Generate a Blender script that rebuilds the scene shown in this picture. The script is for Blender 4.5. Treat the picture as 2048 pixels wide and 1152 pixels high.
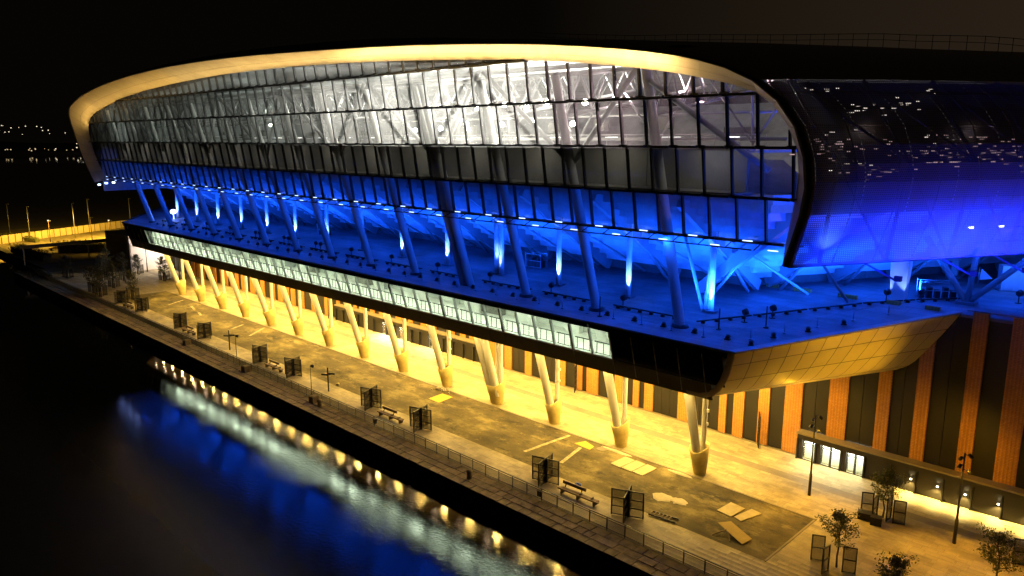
import bpy, math, random
from mathutils import Vector, Matrix

random.seed(7)
R = random.Random(11)
scene = bpy.context.scene
for o in list(bpy.data.objects):
    bpy.data.objects.remove(o, do_unlink=True)

# ------------------------------------------------------------------ camera
CAM_H = 33.0
cam_data = bpy.data.cameras.new("camera")
cam_data.sensor_width = 36.0
cam_data.lens = 1515.0 / 2048.0 * 36.0
cam_data.clip_start = 0.5
cam_data.clip_end = 12000.0
cam = bpy.data.objects.new("camera", cam_data)
scene.collection.objects.link(cam)
cam.location = (0, 0, CAM_H)
cam.rotation_euler = (math.radians(90 - 11.128), 0, math.radians(44.724))
scene.camera = cam

# ------------------------------------------------------------------ night sky
world = bpy.data.worlds.new("World")
scene.world = world
world.use_nodes = True
wn = world.node_tree
wn.nodes.clear()
w_out = wn.nodes.new("ShaderNodeOutputWorld")
w_bg = wn.nodes.new("ShaderNodeBackground")
w_tc = wn.nodes.new("ShaderNodeTexCoord")
w_dot = wn.nodes.new("ShaderNodeVectorMath"); w_dot.operation = 'DOT_PRODUCT'
w_dot.inputs[1].default_value = (0.62, 0.78, 0.05)      # the city's glow lies this way
w_mr = wn.nodes.new("ShaderNodeMapRange")
w_mr.inputs[1].default_value = 0.15; w_mr.inputs[2].default_value = 1.0
w_mr.inputs[3].default_value = 0.0; w_mr.inputs[4].default_value = 1.0
w_mix = wn.nodes.new("ShaderNodeMixRGB")
w_mix.inputs[1].default_value = (0.0016, 0.0013, 0.0009, 1)
w_mix.inputs[2].default_value = (0.034, 0.0225, 0.0130, 1)
wn.links.new(w_tc.outputs["Generated"], w_dot.inputs[0])
wn.links.new(w_dot.outputs["Value"], w_mr.inputs[0])
wn.links.new(w_mr.outputs[0], w_mix.inputs[0])
wn.links.new(w_mix.outputs[0], w_bg.inputs[0])
w_bg.inputs[1].default_value = 1.0
wn.links.new(w_bg.outputs[0], w_out.inputs[0])

# ------------------------------------------------------------------ exposure and engine
scene.view_settings.view_transform = 'Standard'
try:
    scene.view_settings.look = 'None'
except Exception:
    pass
scene.view_settings.exposure = 0.0
scene.view_settings.gamma = 1.0
scene.view_settings.use_curve_mapping = False
scene.render.engine = 'CYCLES'
cy = scene.cycles
cy.use_denoising = True
try:
    cy.denoiser = 'OPENIMAGEDENOISE'
except Exception:
    pass
cy.max_bounces = 6
cy.diffuse_bounces = 2
cy.glossy_bounces = 3
cy.transmission_bounces = 4
cy.transparent_max_bounces = 24
cy.sample_clamp_indirect = 20.0
cy.caustics_reflective = False
cy.caustics_refractive = False
try:
    cy.use_light_tree = True
except Exception:
    pass

# light levels
WARM = (1.0, 0.65, 0.155)
WARM_DEEP = (1.0, 0.49, 0.02)
BLUE = (0.005, 0.080, 1.0)
BLUE_HOT = (0.10, 0.28, 1.0)
WHITE = (1.0, 0.97, 0.86)
L_SOFFIT = 1750.0
L_DECK_UP = 1900.0
L_DECK_DOWN = 280.0
L_COL = 3000.0
L_ARCH = 165.0
L_BOWL = 3800.0

# ================================================================== helpers
COL = scene.collection

def link(o, parent=None):
    COL.objects.link(o)
    if parent is not None:
        o.parent = parent
    return o

def tag(o, label=None, cat=None, group=None, kind=None):
    if label: o["label"] = label
    if cat: o["category"] = cat
    if group: o["group"] = group
    if kind: o["kind"] = kind
    return o

def empty(name, loc=(0, 0, 0), rz=0.0, parent=None):
    o = bpy.data.objects.new(name, None)
    o.empty_display_size = 0.3
    o.location = loc
    o.rotation_euler = (0, 0, rz)
    return link(o, parent)

class MB:
    """collects faces, builds ONE mesh object"""
    def __init__(self):
        self.v = []; self.f = []; self.uv = []; self.smooth = []
    def face(self, pts, uv=None, smooth=False):
        n = len(self.v)
        self.v += [tuple(p) for p in pts]
        self.f.append(tuple(range(n, n + len(pts))))
        self.uv.append(uv); self.smooth.append(smooth)
    def box(self, c, s, rz=0.0, M=None):
        x, y, z = s[0] / 2, s[1] / 2, s[2] / 2
        P = [(-x, -y, -z), (x, -y, -z), (x, y, -z), (-x, y, -z), (-x, -y, z), (x, -y, z), (x, y, z), (-x, y, z)]
        if M is None:
            ca, sa = math.cos(rz), math.sin(rz)
            P = [(c[0] + p[0] * ca - p[1] * sa, c[1] + p[0] * sa + p[1] * ca, c[2] + p[2]) for p in P]
        else:
            P = [tuple(Vector(c) + M @ Vector(p)) for p in P]
        n = len(self.v)
        self.v += P
        for q in ((0, 3, 2, 1), (4, 5, 6, 7), (0, 1, 5, 4), (1, 2, 6, 5), (2, 3, 7, 6), (3, 0, 4, 7)):
            self.f.append(tuple(n + i for i in q)); self.uv.append(None); self.smooth.append(False)
        return self
    def beam(self, a, b, w, h, upv=(0, 0, 1)):
        a = Vector(a); b = Vector(b); d = b - a
        L = d.length
        if L < 1e-6: return self
        d.normalize(); up = Vector(upv)
        if abs(d.dot(up)) > 0.98: up = Vector((0, 1, 0))
        s = d.cross(up).normalized(); u = s.cross(d).normalized()
        M = Matrix((d, s, u)).transposed()
        return self.box((a + b) / 2, (L, w, h), M=M)
    def tube(self, a, b, r0, r1=None, n=8, cap=True):
        if r1 is None: r1 = r0
        a = Vector(a); b = Vector(b); d = (b - a)
        if d.length < 1e-6: return self
        d.normalize()
        up = Vector((0, 0, 1)) if abs(d.z) < 0.95 else Vector((1, 0, 0))
        s = d.cross(up).normalized(); u = s.cross(d)
        k = len(self.v)
        for i in range(n):
            t = 2 * math.pi * i / n
            w = s * math.cos(t) + u * math.sin(t)
            self.v.append(tuple(a + w * r0)); self.v.append(tuple(b + w * r1))
        for i in range(n):
            j = (i + 1) % n
            self.f.append((k + 2 * i, k + 2 * j, k + 2 * j + 1, k + 2 * i + 1)); self.uv.append(None); self.smooth.append(True)
        if cap:
            self.f.append(tuple(k + 2 * i for i in range(n - 1, -1, -1))); self.uv.append(None); self.smooth.append(False)
            self.f.append(tuple(k + 2 * i + 1 for i in range(n))); self.uv.append(None); self.smooth.append(False)
        return self
    def poly_prism(self, pts, off):
        """pts: planar polygon (3D), off: extrusion vector"""
        off = Vector(off)
        n = len(pts)
        k = len(self.v)
        self.v += [tuple(p) for p in pts] + [tuple(Vector(p) + off) for p in pts]
        self.f.append(tuple(range(k, k + n))); self.uv.append(None); self.smooth.append(False)
        self.f.append(tuple(range(k + 2 * n - 1, k + n - 1, -1))); self.uv.append(None); self.smooth.append(False)
        for i in range(n):
            j = (i + 1) % n
            self.f.append((k + j, k + i, k + n + i, k + n + j)); self.uv.append(None); self.smooth.append(False)
        return self
    def loft(self, rings, closed=False, smooth=True, uv=None):
        k = len(self.v); n = len(rings[0])
        for r in rings: self.v += [tuple(p) for p in r]
        m = n if closed else n - 1
        for a in range(len(rings) - 1):
            for i in range(m):
                j = (i + 1) % n
                self.f.append((k + a * n + i, k + a * n + j, k + (a + 1) * n + j, k + (a + 1) * n + i))
                self.uv.append(None); self.smooth.append(smooth)
        return self
    def mesh(self, name, mat):
        me = bpy.data.meshes.new(name)
        me.from_pydata(self.v, [], self.f)
        if any(u is not None for u in self.uv):
            lay = me.uv_layers.new(name="UVMap")
            li = 0
            for f, u in zip(self.f, self.uv):
                for q in range(len(f)):
                    if u is not None: lay.data[li].uv = u[q]
                    li += 1
        for p, s in zip(me.polygons, self.smooth): p.use_smooth = s
        if mat is not None: me.materials.append(mat)
        me.update()
        return me
    def build(self, name, mat, parent=None):
        return link(bpy.data.objects.new(name, self.mesh(name, mat)), parent)

def inst(name, me, parent=None, loc=(0, 0, 0), rz=0.0, scale=None):
    o = bpy.data.objects.new(name, me)
    o.location = loc
    o.rotation_euler = (0, 0, rz)
    if scale: o.scale = scale
    return link(o, parent)

def children(o):
    return [c for c in bpy.data.objects if c.parent == o]

def copy_tree(o, parent=None):
    c = o.copy(); COL.objects.link(c); c.parent = parent
    for ch in list(o.children):
        copy_tree(ch, c)
    return c

def lamp(kind, loc, target, power, color, size=0.3, size_y=None, spread=None, spot=None, blend=0.4, name="lamp"):
    d = bpy.data.lights.new(name, kind)
    d.energy = power; d.color = color
    if kind == 'AREA':
        if size_y: d.shape = 'RECTANGLE'; d.size = size; d.size_y = size_y
        else: d.shape = 'DISK'; d.size = size
        if spread: d.spread = math.radians(spread)
    elif kind == 'SPOT':
        d.spot_size = math.radians(spot or 60); d.spot_blend = blend; d.shadow_soft_size = size
    else:
        d.shadow_soft_size = size
    o = bpy.data.objects.new(name, d)
    o.location = loc
    v = Vector(target) - Vector(loc)
    o.rotation_euler = v.to_track_quat('-Z', 'Y').to_euler()
    link(o)
    return o

# ------------------------------------------------------------------ materials
def new_mat(name):
    m = bpy.data.materials.new(name); m.use_nodes = True
    nt = m.node_tree
    b = nt.nodes["Principled BSDF"]
    return m, nt, b

def N(nt, t, **kw):
    n = nt.nodes.new(t)
    for k, v in kw.items(): setattr(n, k, v)
    return n

def coords(nt, scale=1.0, kind="Object"):
    tc = N(nt, "ShaderNodeTexCoord")
    mp = N(nt, "ShaderNodeMapping")
    if isinstance(scale, (int, float)): scale = (scale,) * 3
    mp.inputs["Scale"].default_value = scale
    nt.links.new(tc.outputs[kind], mp.inputs[0])
    return mp.outputs[0]

def noise(nt, vec, scale, detail=4.0, rough=0.6):
    n = N(nt, "ShaderNodeTexNoise")
    n.inputs["Scale"].default_value = scale
    n.inputs["Detail"].default_value = detail
    n.inputs["Roughness"].default_value = rough
    nt.links.new(vec, n.inputs["Vector"])
    return n.outputs["Fac"]

def ramp(nt, fac, stops):
    r = N(nt, "ShaderNodeValToRGB")
    e = r.color_ramp.elements
    while len(e) < len(stops): e.new(0.5)
    for i, (p, c) in enumerate(stops):
        e[i].position = p
        e[i].color = (c[0], c[1], c[2], 1) if not isinstance(c, (int, float)) else (c, c, c, 1)
    nt.links.new(fac, r.inputs[0])
    return r.outputs[0]

def mixc(nt, fac, a, b, mode='MIX'):
    m = N(nt, "ShaderNodeMixRGB", blend_type=mode)
    for i, x in ((0, fac), (1, a), (2, b)):
        if isinstance(x, (int, float)): m.inputs[i].default_value = x
        elif isinstance(x, tuple): m.inputs[i].default_value = (x[0], x[1], x[2], 1)
        else: nt.links.new(x, m.inputs[i])
    return m.outputs[0]

def bump(nt, b, h, strength=0.3, dist=0.02):
    n = N(nt, "ShaderNodeBump")
    n.inputs["Strength"].default_value = strength
    n.inputs["Distance"].default_value = dist
    nt.links.new(h, n.inputs["Height"])
    nt.links.new(n.outputs[0], b.inputs["Normal"])

def plain(name, c, rough=0.6, metal=0.0, var=0.12, scale=1.5, rnd=0.0, bmp=0.0):
    """base colour with soft wear noise, optional per-object variation"""
    m, nt, b = new_mat(name)
    vec = coords(nt, 1.0)
    f = noise(nt, vec, scale, 5, 0.65)
    lo = tuple(max(0, x * (1 - var * 1.6)) for x in c); hi = tuple(x * (1 + var) for x in c)
    col = ramp(nt, f, [(0.25, lo), (0.75, hi)])
    if rnd > 0:
        oi = N(nt, "ShaderNodeObjectInfo")
        mr = N(nt, "ShaderNodeMapRange")
        mr.inputs[3].default_value = 1 - rnd; mr.inputs[4].default_value = 1 + rnd
        nt.links.new(oi.outputs["Random"], mr.inputs[0])
        col = mixc(nt, 1.0, col, mr.outputs[0], 'MULTIPLY')
    nt.links.new(col, b.inputs["Base Color"])
    b.inputs["Roughness"].default_value = rough
    b.inputs["Metallic"].default_value = metal
    if bmp > 0:
        bump(nt, b, noise(nt, vec, scale * 9, 4), bmp, 0.02)
    return m

def emit(name, c, s):
    m = bpy.data.materials.new(name); m.use_nodes = True
    nt = m.node_tree; nt.nodes.clear()
    o = N(nt, "ShaderNodeOutputMaterial"); e = N(nt, "ShaderNodeEmission")
    e.inputs[0].default_value = (*c, 1); e.inputs[1].default_value = s
    nt.links.new(e.outputs[0], o.inputs[0])
    return m

M = {}
M['steel_dark'] = plain('dark_painted_steel', (0.018, 0.017, 0.016), 0.5, 0.2)
M['steel_black'] = plain('black_painted_metal', (0.010, 0.010, 0.010), 0.45)
M['steel_white'] = plain('white_painted_steel', (0.62, 0.61, 0.58), 0.45, 0.0, 0.06, 0.8)
M['steel_grey'] = plain('grey_painted_steel', (0.30, 0.30, 0.30), 0.5, 0.0, 0.08, 0.8)
M['galv'] = plain('galvanised_steel', (0.32, 0.33, 0.34), 0.45, 0.5)
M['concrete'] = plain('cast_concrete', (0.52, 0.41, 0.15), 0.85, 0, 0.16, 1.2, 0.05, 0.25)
M['concrete_dark'] = plain('dark_concrete', (0.12, 0.115, 0.105), 0.9, 0, 0.25, 0.6, 0.1, 0.4)
M['clad'] = plain('black_cladding_panel', (0.013, 0.0105, 0.007), 0.55, 0.0, 0.2, 0.4, 0.25)
M['soffit'] = plain('brown_black_soffit_panel', (0.05, 0.042, 0.030), 0.5, 0, 0.1, 0.5, 0.1)
M['soffit_pale'] = plain('bronze_soffit_panel', (0.20, 0.16, 0.10), 0.5, 0, 0.1, 0.5, 0.1)
M['fascia_glass'] = plain('black_spandrel_glass', (0.006, 0.008, 0.007), 0.08)
def membrane_mat():
    m, nt, b = new_mat('grey_roof_membrane')
    v = coords(nt, 1.0)
    c = ramp(nt, noise(nt, v, 0.16, 6, 0.65), [(0.32, (0.10, 0.10, 0.105)), (0.50, (0.19, 0.19, 0.195)), (0.68, (0.27, 0.27, 0.28))])
    st = ramp(nt, noise(nt, coords(nt, (0.25, 1.4, 1)), 0.5, 5, 0.7), [(0.40, 0.70), (0.60, 1.08)])
    c = mixc(nt, 1.0, c, st, 'MULTIPLY')
    sep = N(nt, "ShaderNodeSeparateXYZ"); nt.links.new(v, sep.inputs[0])
    md = N(nt, "ShaderNodeMath", operation='PINGPONG'); md.inputs[1].default_value = 1.22
    nt.links.new(sep.outputs[0], md.inputs[0])
    lap = N(nt, "ShaderNodeMath", operation='LESS_THAN'); lap.inputs[1].default_value = 0.035
    nt.links.new(md.outputs[0], lap.inputs[0])
    c = mixc(nt, lap.outputs[0], c, (0.13, 0.13, 0.135))
    nt.links.new(c, b.inputs["Base Color"]); b.inputs["Roughness"].default_value = 0.6
    bump(nt, b, noise(nt, v, 3.0, 4), 0.3, 0.03)
    return m
M['membrane'] = membrane_mat()
M['precast'] = plain('precast_terrace_concrete', (0.46, 0.47, 0.48), 0.8, 0, 0.14, 0.8, 0.10)
M['trim'] = plain('pale_trim_panel', (0.50, 0.48, 0.43), 0.5, 0, 0.06, 0.35, 0.06)
M['trim_back'] = plain('trim_backing', (0.16, 0.15, 0.12), 0.7)
M['return_panel'] = plain('pale_soffit_panel', (0.56, 0.50, 0.36), 0.45, 0, 0.06, 0.3, 0.05)
M['rim'] = plain('anodised_rim', (0.34, 0.30, 0.25), 0.4, 0.3)
M['roof'] = plain('dark_roof_sheet', (0.020, 0.019, 0.018), 0.6, 0, 0.3, 0.3)
M['inner_white'] = plain('pale_interior_wall', (0.74, 0.75, 0.70), 0.7, 0, 0.05, 0.5)
M['inner_grey'] = plain('interior_grey_wall', (0.16, 0.152, 0.13), 0.8, 0, 0.15, 0.4)
M['inner_floor'] = plain('interior_floor', (0.60, 0.60, 0.56), 0.5)
M['bowl'] = plain('bowl_lining', (0.40, 0.40, 0.41), 0.8, 0, 0.35, 0.12)
M['timber'] = plain('weathered_timber', (0.16, 0.10, 0.05), 0.7, 0, 0.25, 3.0, 0.1, 0.3)
M['bark'] = plain('tree_bark', (0.06, 0.045, 0.03), 0.9, 0, 0.3, 6, 0, 0.5)
M['leaf'] = plain('tree_leaves', (0.13, 0.145, 0.03), 0.6, 0, 0.35, 2.0, 0.2)
M['leaf_dark'] = plain('dark_leaves', (0.030, 0.034, 0.014), 0.6, 0, 0.35, 2.0, 0.2)
M['ply'] = plain('plywood_sheet', (0.50, 0.36, 0.12), 0.7, 0, 0.1, 1.5, 0.05)
M['board'] = plain('pale_board', (0.44, 0.37, 0.22), 0.8, 0, 0.16, 1.2, 0.1)
M['sand'] = plain('pale_sand', (0.50, 0.44, 0.30), 0.95, 0, 0.12, 3, 0, 0.5)
M['yellow_mat'] = plain('yellow_sheet', (0.60, 0.40, 0.03), 0.7, 0, 0.12, 2)
M['blue_sheet'] = plain('blue_tarpaulin', (0.02, 0.06, 0.45), 0.5)
M['paint_line'] = plain('worn_white_paint', (0.40, 0.34, 0.20), 0.8, 0, 0.5, 1.6)
M['hoarding'] = plain('pale_hoarding_board', (0.62, 0.52, 0.30), 0.7, 0, 0.1, 0.4, 0.1)
M['container'] = plain('white_plant_cabinet', (0.62, 0.64, 0.66), 0.5, 0, 0.08, 1)
M['rubble'] = plain('pale_rubble', (0.38, 0.33, 0.24), 0.9, 0, 0.3, 4)
M['white_wall'] = plain('white_rendered_wall', (0.78, 0.72, 0.66), 0.8, 0, 0.06, 0.3)
M['hill'] = plain('far_hill_ground', (0.004, 0.004, 0.003), 1.0)

# paving, asphalt, coping, quay wall
def paving_mat():
    m, nt, b = new_mat('granite_paving')
    v = coords(nt, 1.0)
    big = ramp(nt, noise(nt, v, 0.16, 4, 0.6), [(0.28, (0.25, 0.20, 0.105)), (0.72, (0.48, 0.41, 0.235))])
    fine = ramp(nt, noise(nt, v, 6.0, 4, 0.7), [(0.3, 0.82), (0.7, 1.0)])
    c = mixc(nt, 1.0, big, fine, 'MULTIPLY')
    oi = N(nt, "ShaderNodeObjectInfo"); mr = N(nt, "ShaderNodeMapRange")
    mr.inputs[3].default_value = 0.78; mr.inputs[4].default_value = 1.1
    nt.links.new(oi.outputs["Random"], mr.inputs[0])
    c = mixc(nt, 1.0, c, mr.outputs[0], 'MULTIPLY')
    grime = ramp(nt, noise(nt, coords(nt, (0.6, 1.3, 1.0)), 0.33, 8, 0.72), [(0.40, 0.70), (0.56, 1.04)])
    c = mixc(nt, 1.0, c, grime, 'MULTIPLY')
    vm = N(nt, "ShaderNodeVectorMath", operation='SNAP'); vm.inputs[1].default_value = (1.05, 0.6, 10)
    nt.links.new(v, vm.inputs[0])
    wn_ = N(nt, "ShaderNodeTexWhiteNoise", noise_dimensions='3D'); nt.links.new(vm.outputs[0], wn_.inputs["Vector"])
    c = mixc(nt, 1.0, c, ramp(nt, wn_.outputs["Value"], [(0.0, 0.74), (1.0, 1.06)]), 'MULTIPLY')
    nt.links.new(c, b.inputs["Base Color"]); b.inputs["Roughness"].default_value = 0.65
    bump(nt, b, noise(nt, v, 14.0, 3), 0.2, 0.01)
    return m
M['paving'] = paving_mat()
M['paving_joint'] = plain('paving_joint_sand', (0.17, 0.145, 0.09), 0.9)
M['paving_dark'] = plain('dark_paving_band', (0.20, 0.165, 0.11), 0.7, 0, 0.2, 0.5)

def asphalt_mat():
    m, nt, b = new_mat('dusty_asphalt')
    v = coords(nt, (1.0, 1.35, 1.0))
    n1 = noise(nt, v, 0.15, 7, 0.66)
    base = ramp(nt, n1, [(0.34, (0.048, 0.036, 0.012)), (0.46, (0.080, 0.060, 0.020)), (0.54, (0.125, 0.096, 0.034)), (0.64, (0.25, 0.20, 0.085))])
    vs = coords(nt, (0.35, 1.6, 1.0))
    streak = ramp(nt, noise(nt, vs, 0.45, 5, 0.7), [(0.42, 0.78), (0.62, 1.12)])
    c = mixc(nt, 1.0, base, streak, 'MULTIPLY')
    wet = ramp(nt, noise(nt, v, 0.23, 5, 0.72), [(0.55, 1.0), (0.63, 0.40)])
    c = mixc(nt, 1.0, c, wet, 'MULTIPLY')
    dust = ramp(nt, noise(nt, coords(nt, (0.55, 1.1, 1.0)), 0.42, 9, 0.74), [(0.55, (0, 0, 0)), (0.62, (1, 1, 1))])
    c = mixc(nt, mixc(nt, 1.0, dust, (0.55, 0.55, 0.55), 'MULTIPLY'), c, (0.27, 0.215, 0.085))
    stain = ramp(nt, noise(nt, coords(nt, (0.8, 1.5, 1.0)), 0.30, 8, 0.72), [(0.58, 1.0), (0.63, 0.38)])
    c = mixc(nt, 1.0, c, stain, 'MULTIPLY')
    fine = ramp(nt, noise(nt, v, 6.0, 6, 0.8), [(0.3, 0.62), (0.7, 1.18)])
    c = mixc(nt, 1.0, c, fine, 'MULTIPLY')
    nt.links.new(c, b.inputs["Base Color"]); b.inputs["Roughness"].default_value = 0.85
    bump(nt, b, noise(nt, v, 22.0, 3), 0.35, 0.015)
    return m
M['asphalt'] = asphalt_mat()
M['coping'] = plain('weathered_granite_coping', (0.22, 0.165, 0.070), 0.85, 0, 0.4, 1.3, 0.30, 0.5)
M['quay_base'] = plain('quay_joint_fill', (0.05, 0.043, 0.03), 0.95, 0, 0.3, 1.0)
def quay_wall_mat():
    m, nt, b = new_mat('quay_wall_masonry')
    v = coords(nt, 1.0)
    br = N(nt, "ShaderNodeTexBrick")
    mp = N(nt, "ShaderNodeMapping"); mp.inputs["Rotation"].default_value = (math.radians(90), 0, 0)
    nt.links.new(v, mp.inputs[0]); nt.links.new(mp.outputs[0], br.inputs["Vector"])
    br.inputs["Scale"].default_value = 1.0
    br.inputs["Brick Width"].default_value = 1.3; br.inputs["Row Height"].default_value = 0.55
    br.inputs["Mortar Size"].default_value = 0.03
    br.inputs["Color1"].default_value = (0.06, 0.055, 0.045, 1); br.inputs["Color2"].default_value = (0.10, 0.09, 0.07, 1)
    br.inputs["Mortar"].default_value = (0.03, 0.03, 0.025, 1)
    st = ramp(nt, noise(nt, coords(nt, (1.3, 1, 0.35)), 0.8, 5, 0.7), [(0.55, (0, 0, 0)), (0.68, (1, 1, 1))])
    c = mixc(nt, st, br.outputs[0], (0.20, 0.21, 0.20))
    nt.links.new(c, b.inputs["Base Color"]); b.inputs["Roughness"].default_value = 0.9
    return m
M['quay_wall'] = quay_wall_mat()

def water_mat():
    m, nt, b = new_mat('dock_water')
    b.inputs["Base Color"].default_value = (0.0012, 0.0016, 0.0012, 1)
    b.inputs["IOR"].default_value = 1.52
    tc = N(nt, "ShaderNodeTexCoord"); sep = N(nt, "ShaderNodeSeparateXYZ")
    nt.links.new(tc.outputs["Object"], sep.inputs[0])
    mr = N(nt, "ShaderNodeMapRange")          # sheltered by the wall, ruffled further out
    mr.inputs[1].default_value = 35.0; mr.inputs[2].default_value = 18.0
    mr.inputs[3].default_value = 0.008; mr.inputs[4].default_value = 0.38
    nt.links.new(sep.outputs[1], mr.inputs[0])
    nt.links.new(mr.outputs[0], b.inputs["Roughness"])
    v = coords(nt, (1.0, 1.0, 1.0))
    n1 = noise(nt, v, 3.0, 4, 0.6)
    n2 = noise(nt, v, 0.12, 2, 0.5)
    calm = ramp(nt, n2, [(0.38, 0.35), (0.62, 1.0)])
    h = mixc(nt, 1.0, n1, calm, 'MULTIPLY')
    mx = N(nt, "ShaderNodeMapRange")           # a breeze ruffles the near end
    mx.inputs[1].default_value = -120.0; mx.inputs[2].default_value = -55.0
    mx.inputs[3].default_value = 0.06; mx.inputs[4].default_value = 0.26
    nt.links.new(sep.outputs[0], mx.inputs[0])
    bp_ = N(nt, "ShaderNodeBump"); bp_.inputs["Distance"].default_value = 0.06
    nt.links.new(mx.outputs[0], bp_.inputs["Strength"]); nt.links.new(h, bp_.inputs["Height"])
    nt.links.new(bp_.outputs[0], b.inputs["Normal"])
    return m
M['water'] = water_mat()

def brick_mat():
    m, nt, b = new_mat('orange_brickwork')
    v = coords(nt, 1.0)
    br = N(nt, "ShaderNodeTexBrick")
    mp = N(nt, "ShaderNodeMapping"); mp.inputs["Rotation"].default_value = (math.radians(90), 0, 0)
    nt.links.new(v, mp.inputs[0]); nt.links.new(mp.outputs[0], br.inputs["Vector"])
    br.inputs["Scale"].default_value = 1.0
    br.inputs["Brick Width"].default_value = 0.30; br.inputs["Row Height"].default_value = 0.15
    br.inputs["Mortar Size"].default_value = 0.012
    br.inputs["Color1"].default_value = (0.56, 0.25, 0.045, 1); br.inputs["Color2"].default_value = (0.46, 0.195, 0.03, 1)
    br.inputs["Mortar"].default_value = (0.28, 0.13, 0.04, 1)
    rib = N(nt, "ShaderNodeTexWave", wave_type='BANDS', bands_direction='X')
    rib.inputs["Scale"].default_value = 1.1
    nt.links.new(v, rib.inputs["Vector"])
    rr = ramp(nt, rib.outputs["Fac"], [(0.2, 0.80), (0.7, 1.0)])
    c = mixc(nt, 1.0, br.outputs[0], rr, 'MULTIPLY')
    c = mixc(nt, 1.0, c, ramp(nt, noise(nt, v, 0.5, 4), [(0.3, 0.85), (0.7, 1.05)]), 'MULTIPLY')
    nt.links.new(c, b.inputs["Base Color"]); b.inputs["Roughness"].default_value = 0.85
    bump(nt, b, rib.outputs["Fac"], 0.5, 0.03)
    return m
M['brick'] = brick_mat()

def glass_mat(name, haze, tint, rough=0.03, refl=0.10):
    m = bpy.data.materials.new(name); m.use_nodes = True
    nt = m.node_tree; nt.nodes.clear()
    out = N(nt, "ShaderNodeOutputMaterial")
    tr = N(nt, "ShaderNodeBsdfTransparent"); tr.inputs[0].default_value = (*tint, 1)
    tl = N(nt, "ShaderNodeBsdfTranslucent"); tl.inputs[0].default_value = (0.8, 0.8, 0.78, 1)
    df = N(nt, "ShaderNodeBsdfDiffuse"); df.inputs[0].default_value = (0.5, 0.5, 0.5, 1)
    gl = N(nt, "ShaderNodeBsdfGlossy"); gl.inputs["Roughness"].default_value = rough
    v = coords(nt, (0.6, 0.6, 0.25))
    haze_mix = ramp(nt, noise(nt, v, 1.2, 4, 0.6), [(0.3, haze * 0.7), (0.7, haze * 1.3)])  # uneven milky scatter; makes facade panes glow in place of lamp glare
    m1 = N(nt, "ShaderNodeMixShader"); nt.links.new(haze_mix, m1.inputs[0])
    m0 = N(nt, "ShaderNodeMixShader"); m0.inputs[0].default_value = 0.35
    nt.links.new(tl.outputs[0], m0.inputs[1]); nt.links.new(df.outputs[0], m0.inputs[2])
    nt.links.new(tr.outputs[0], m1.inputs[1]); nt.links.new(m0.outputs[0], m1.inputs[2])
    m2 = N(nt, "ShaderNodeMixShader"); m2.inputs[0].default_value = refl
    nt.links.new(m1.outputs[0], m2.inputs[1]); nt.links.new(gl.outputs[0], m2.inputs[2])
    nt.links.new(m2.outputs[0], out.inputs[0])
    return m
M['glass'] = glass_mat('facade_glass', 0.19, (0.78, 0.80, 0.79), 0.05, 0.05)
M['window'] = glass_mat('concourse_glass', 0.05, (0.90, 0.95, 0.90), 0.03, 0.05)

def perf_mat():
    """perforated sheet metal: staggered round holes, in metres of UV"""
    m = bpy.data.materials.new('perforated_metal'); m.use_nodes = True
    nt = m.node_tree; nt.nodes.clear()
    out = N(nt, "ShaderNodeOutputMaterial")
    uv = N(nt, "ShaderNodeTexCoord")
    sep = N(nt, "ShaderNodeSeparateXYZ"); nt.links.new(uv.outputs["UV"], sep.inputs[0])
    def math_(op, a, b=None):
        n = N(nt, "ShaderNodeMath", operation=op)
        for i, x in enumerate((a, b)):
            if x is None: continue
            if isinstance(x, (int, float)): n.inputs[i].default_value = x
            else: nt.links.new(x, n.inputs[i])
        return n.outputs[0]
    P = 0.17
    yv = math_('DIVIDE', sep.outputs[1], P)
    row = math_('FLOOR', yv)
    stag = math_('MULTIPLY', math_('MODULO', row, 2.0), 0.5)
    xv = math_('ADD', math_('DIVIDE', sep.outputs[0], P), stag)
    fx = math_('SUBTRACT', math_('FRACT', xv), 0.5)
    fy = math_('SUBTRACT', math_('FRACT', yv), 0.5)
    d2 = math_('ADD', math_('MULTIPLY', fx, fx), math_('MULTIPLY', fy, fy))
    hole = math_('LESS_THAN', d2, 0.062)
    df = N(nt, "ShaderNodeBsdfDiffuse"); df.inputs[0].default_value = (0.20, 0.165, 0.145, 1)
    tl = N(nt, "ShaderNodeBsdfTranslucent"); tl.inputs[0].default_value = (0.30, 0.30, 0.34, 1)
    mx0 = N(nt, "ShaderNodeMixShader"); mx0.inputs[0].default_value = 0.06
    nt.links.new(df.outputs[0], mx0.inputs[1]); nt.links.new(tl.outputs[0], mx0.inputs[2])
    tr = N(nt, "ShaderNodeBsdfTransparent")
    mx = N(nt, "ShaderNodeMixShader")
    nt.links.new(hole, mx.inputs[0]); nt.links.new(mx0.outputs[0], mx.inputs[1]); nt.links.new(tr.outputs[0], mx.inputs[2])
    nt.links.new(mx.outputs[0], out.inputs[0])
    return m
M['perf'] = perf_mat()
M['infill'] = glass_mat('fine_wire_mesh', 0.02, (0.60, 0.59, 0.56), 0.6, 0.0)

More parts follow.
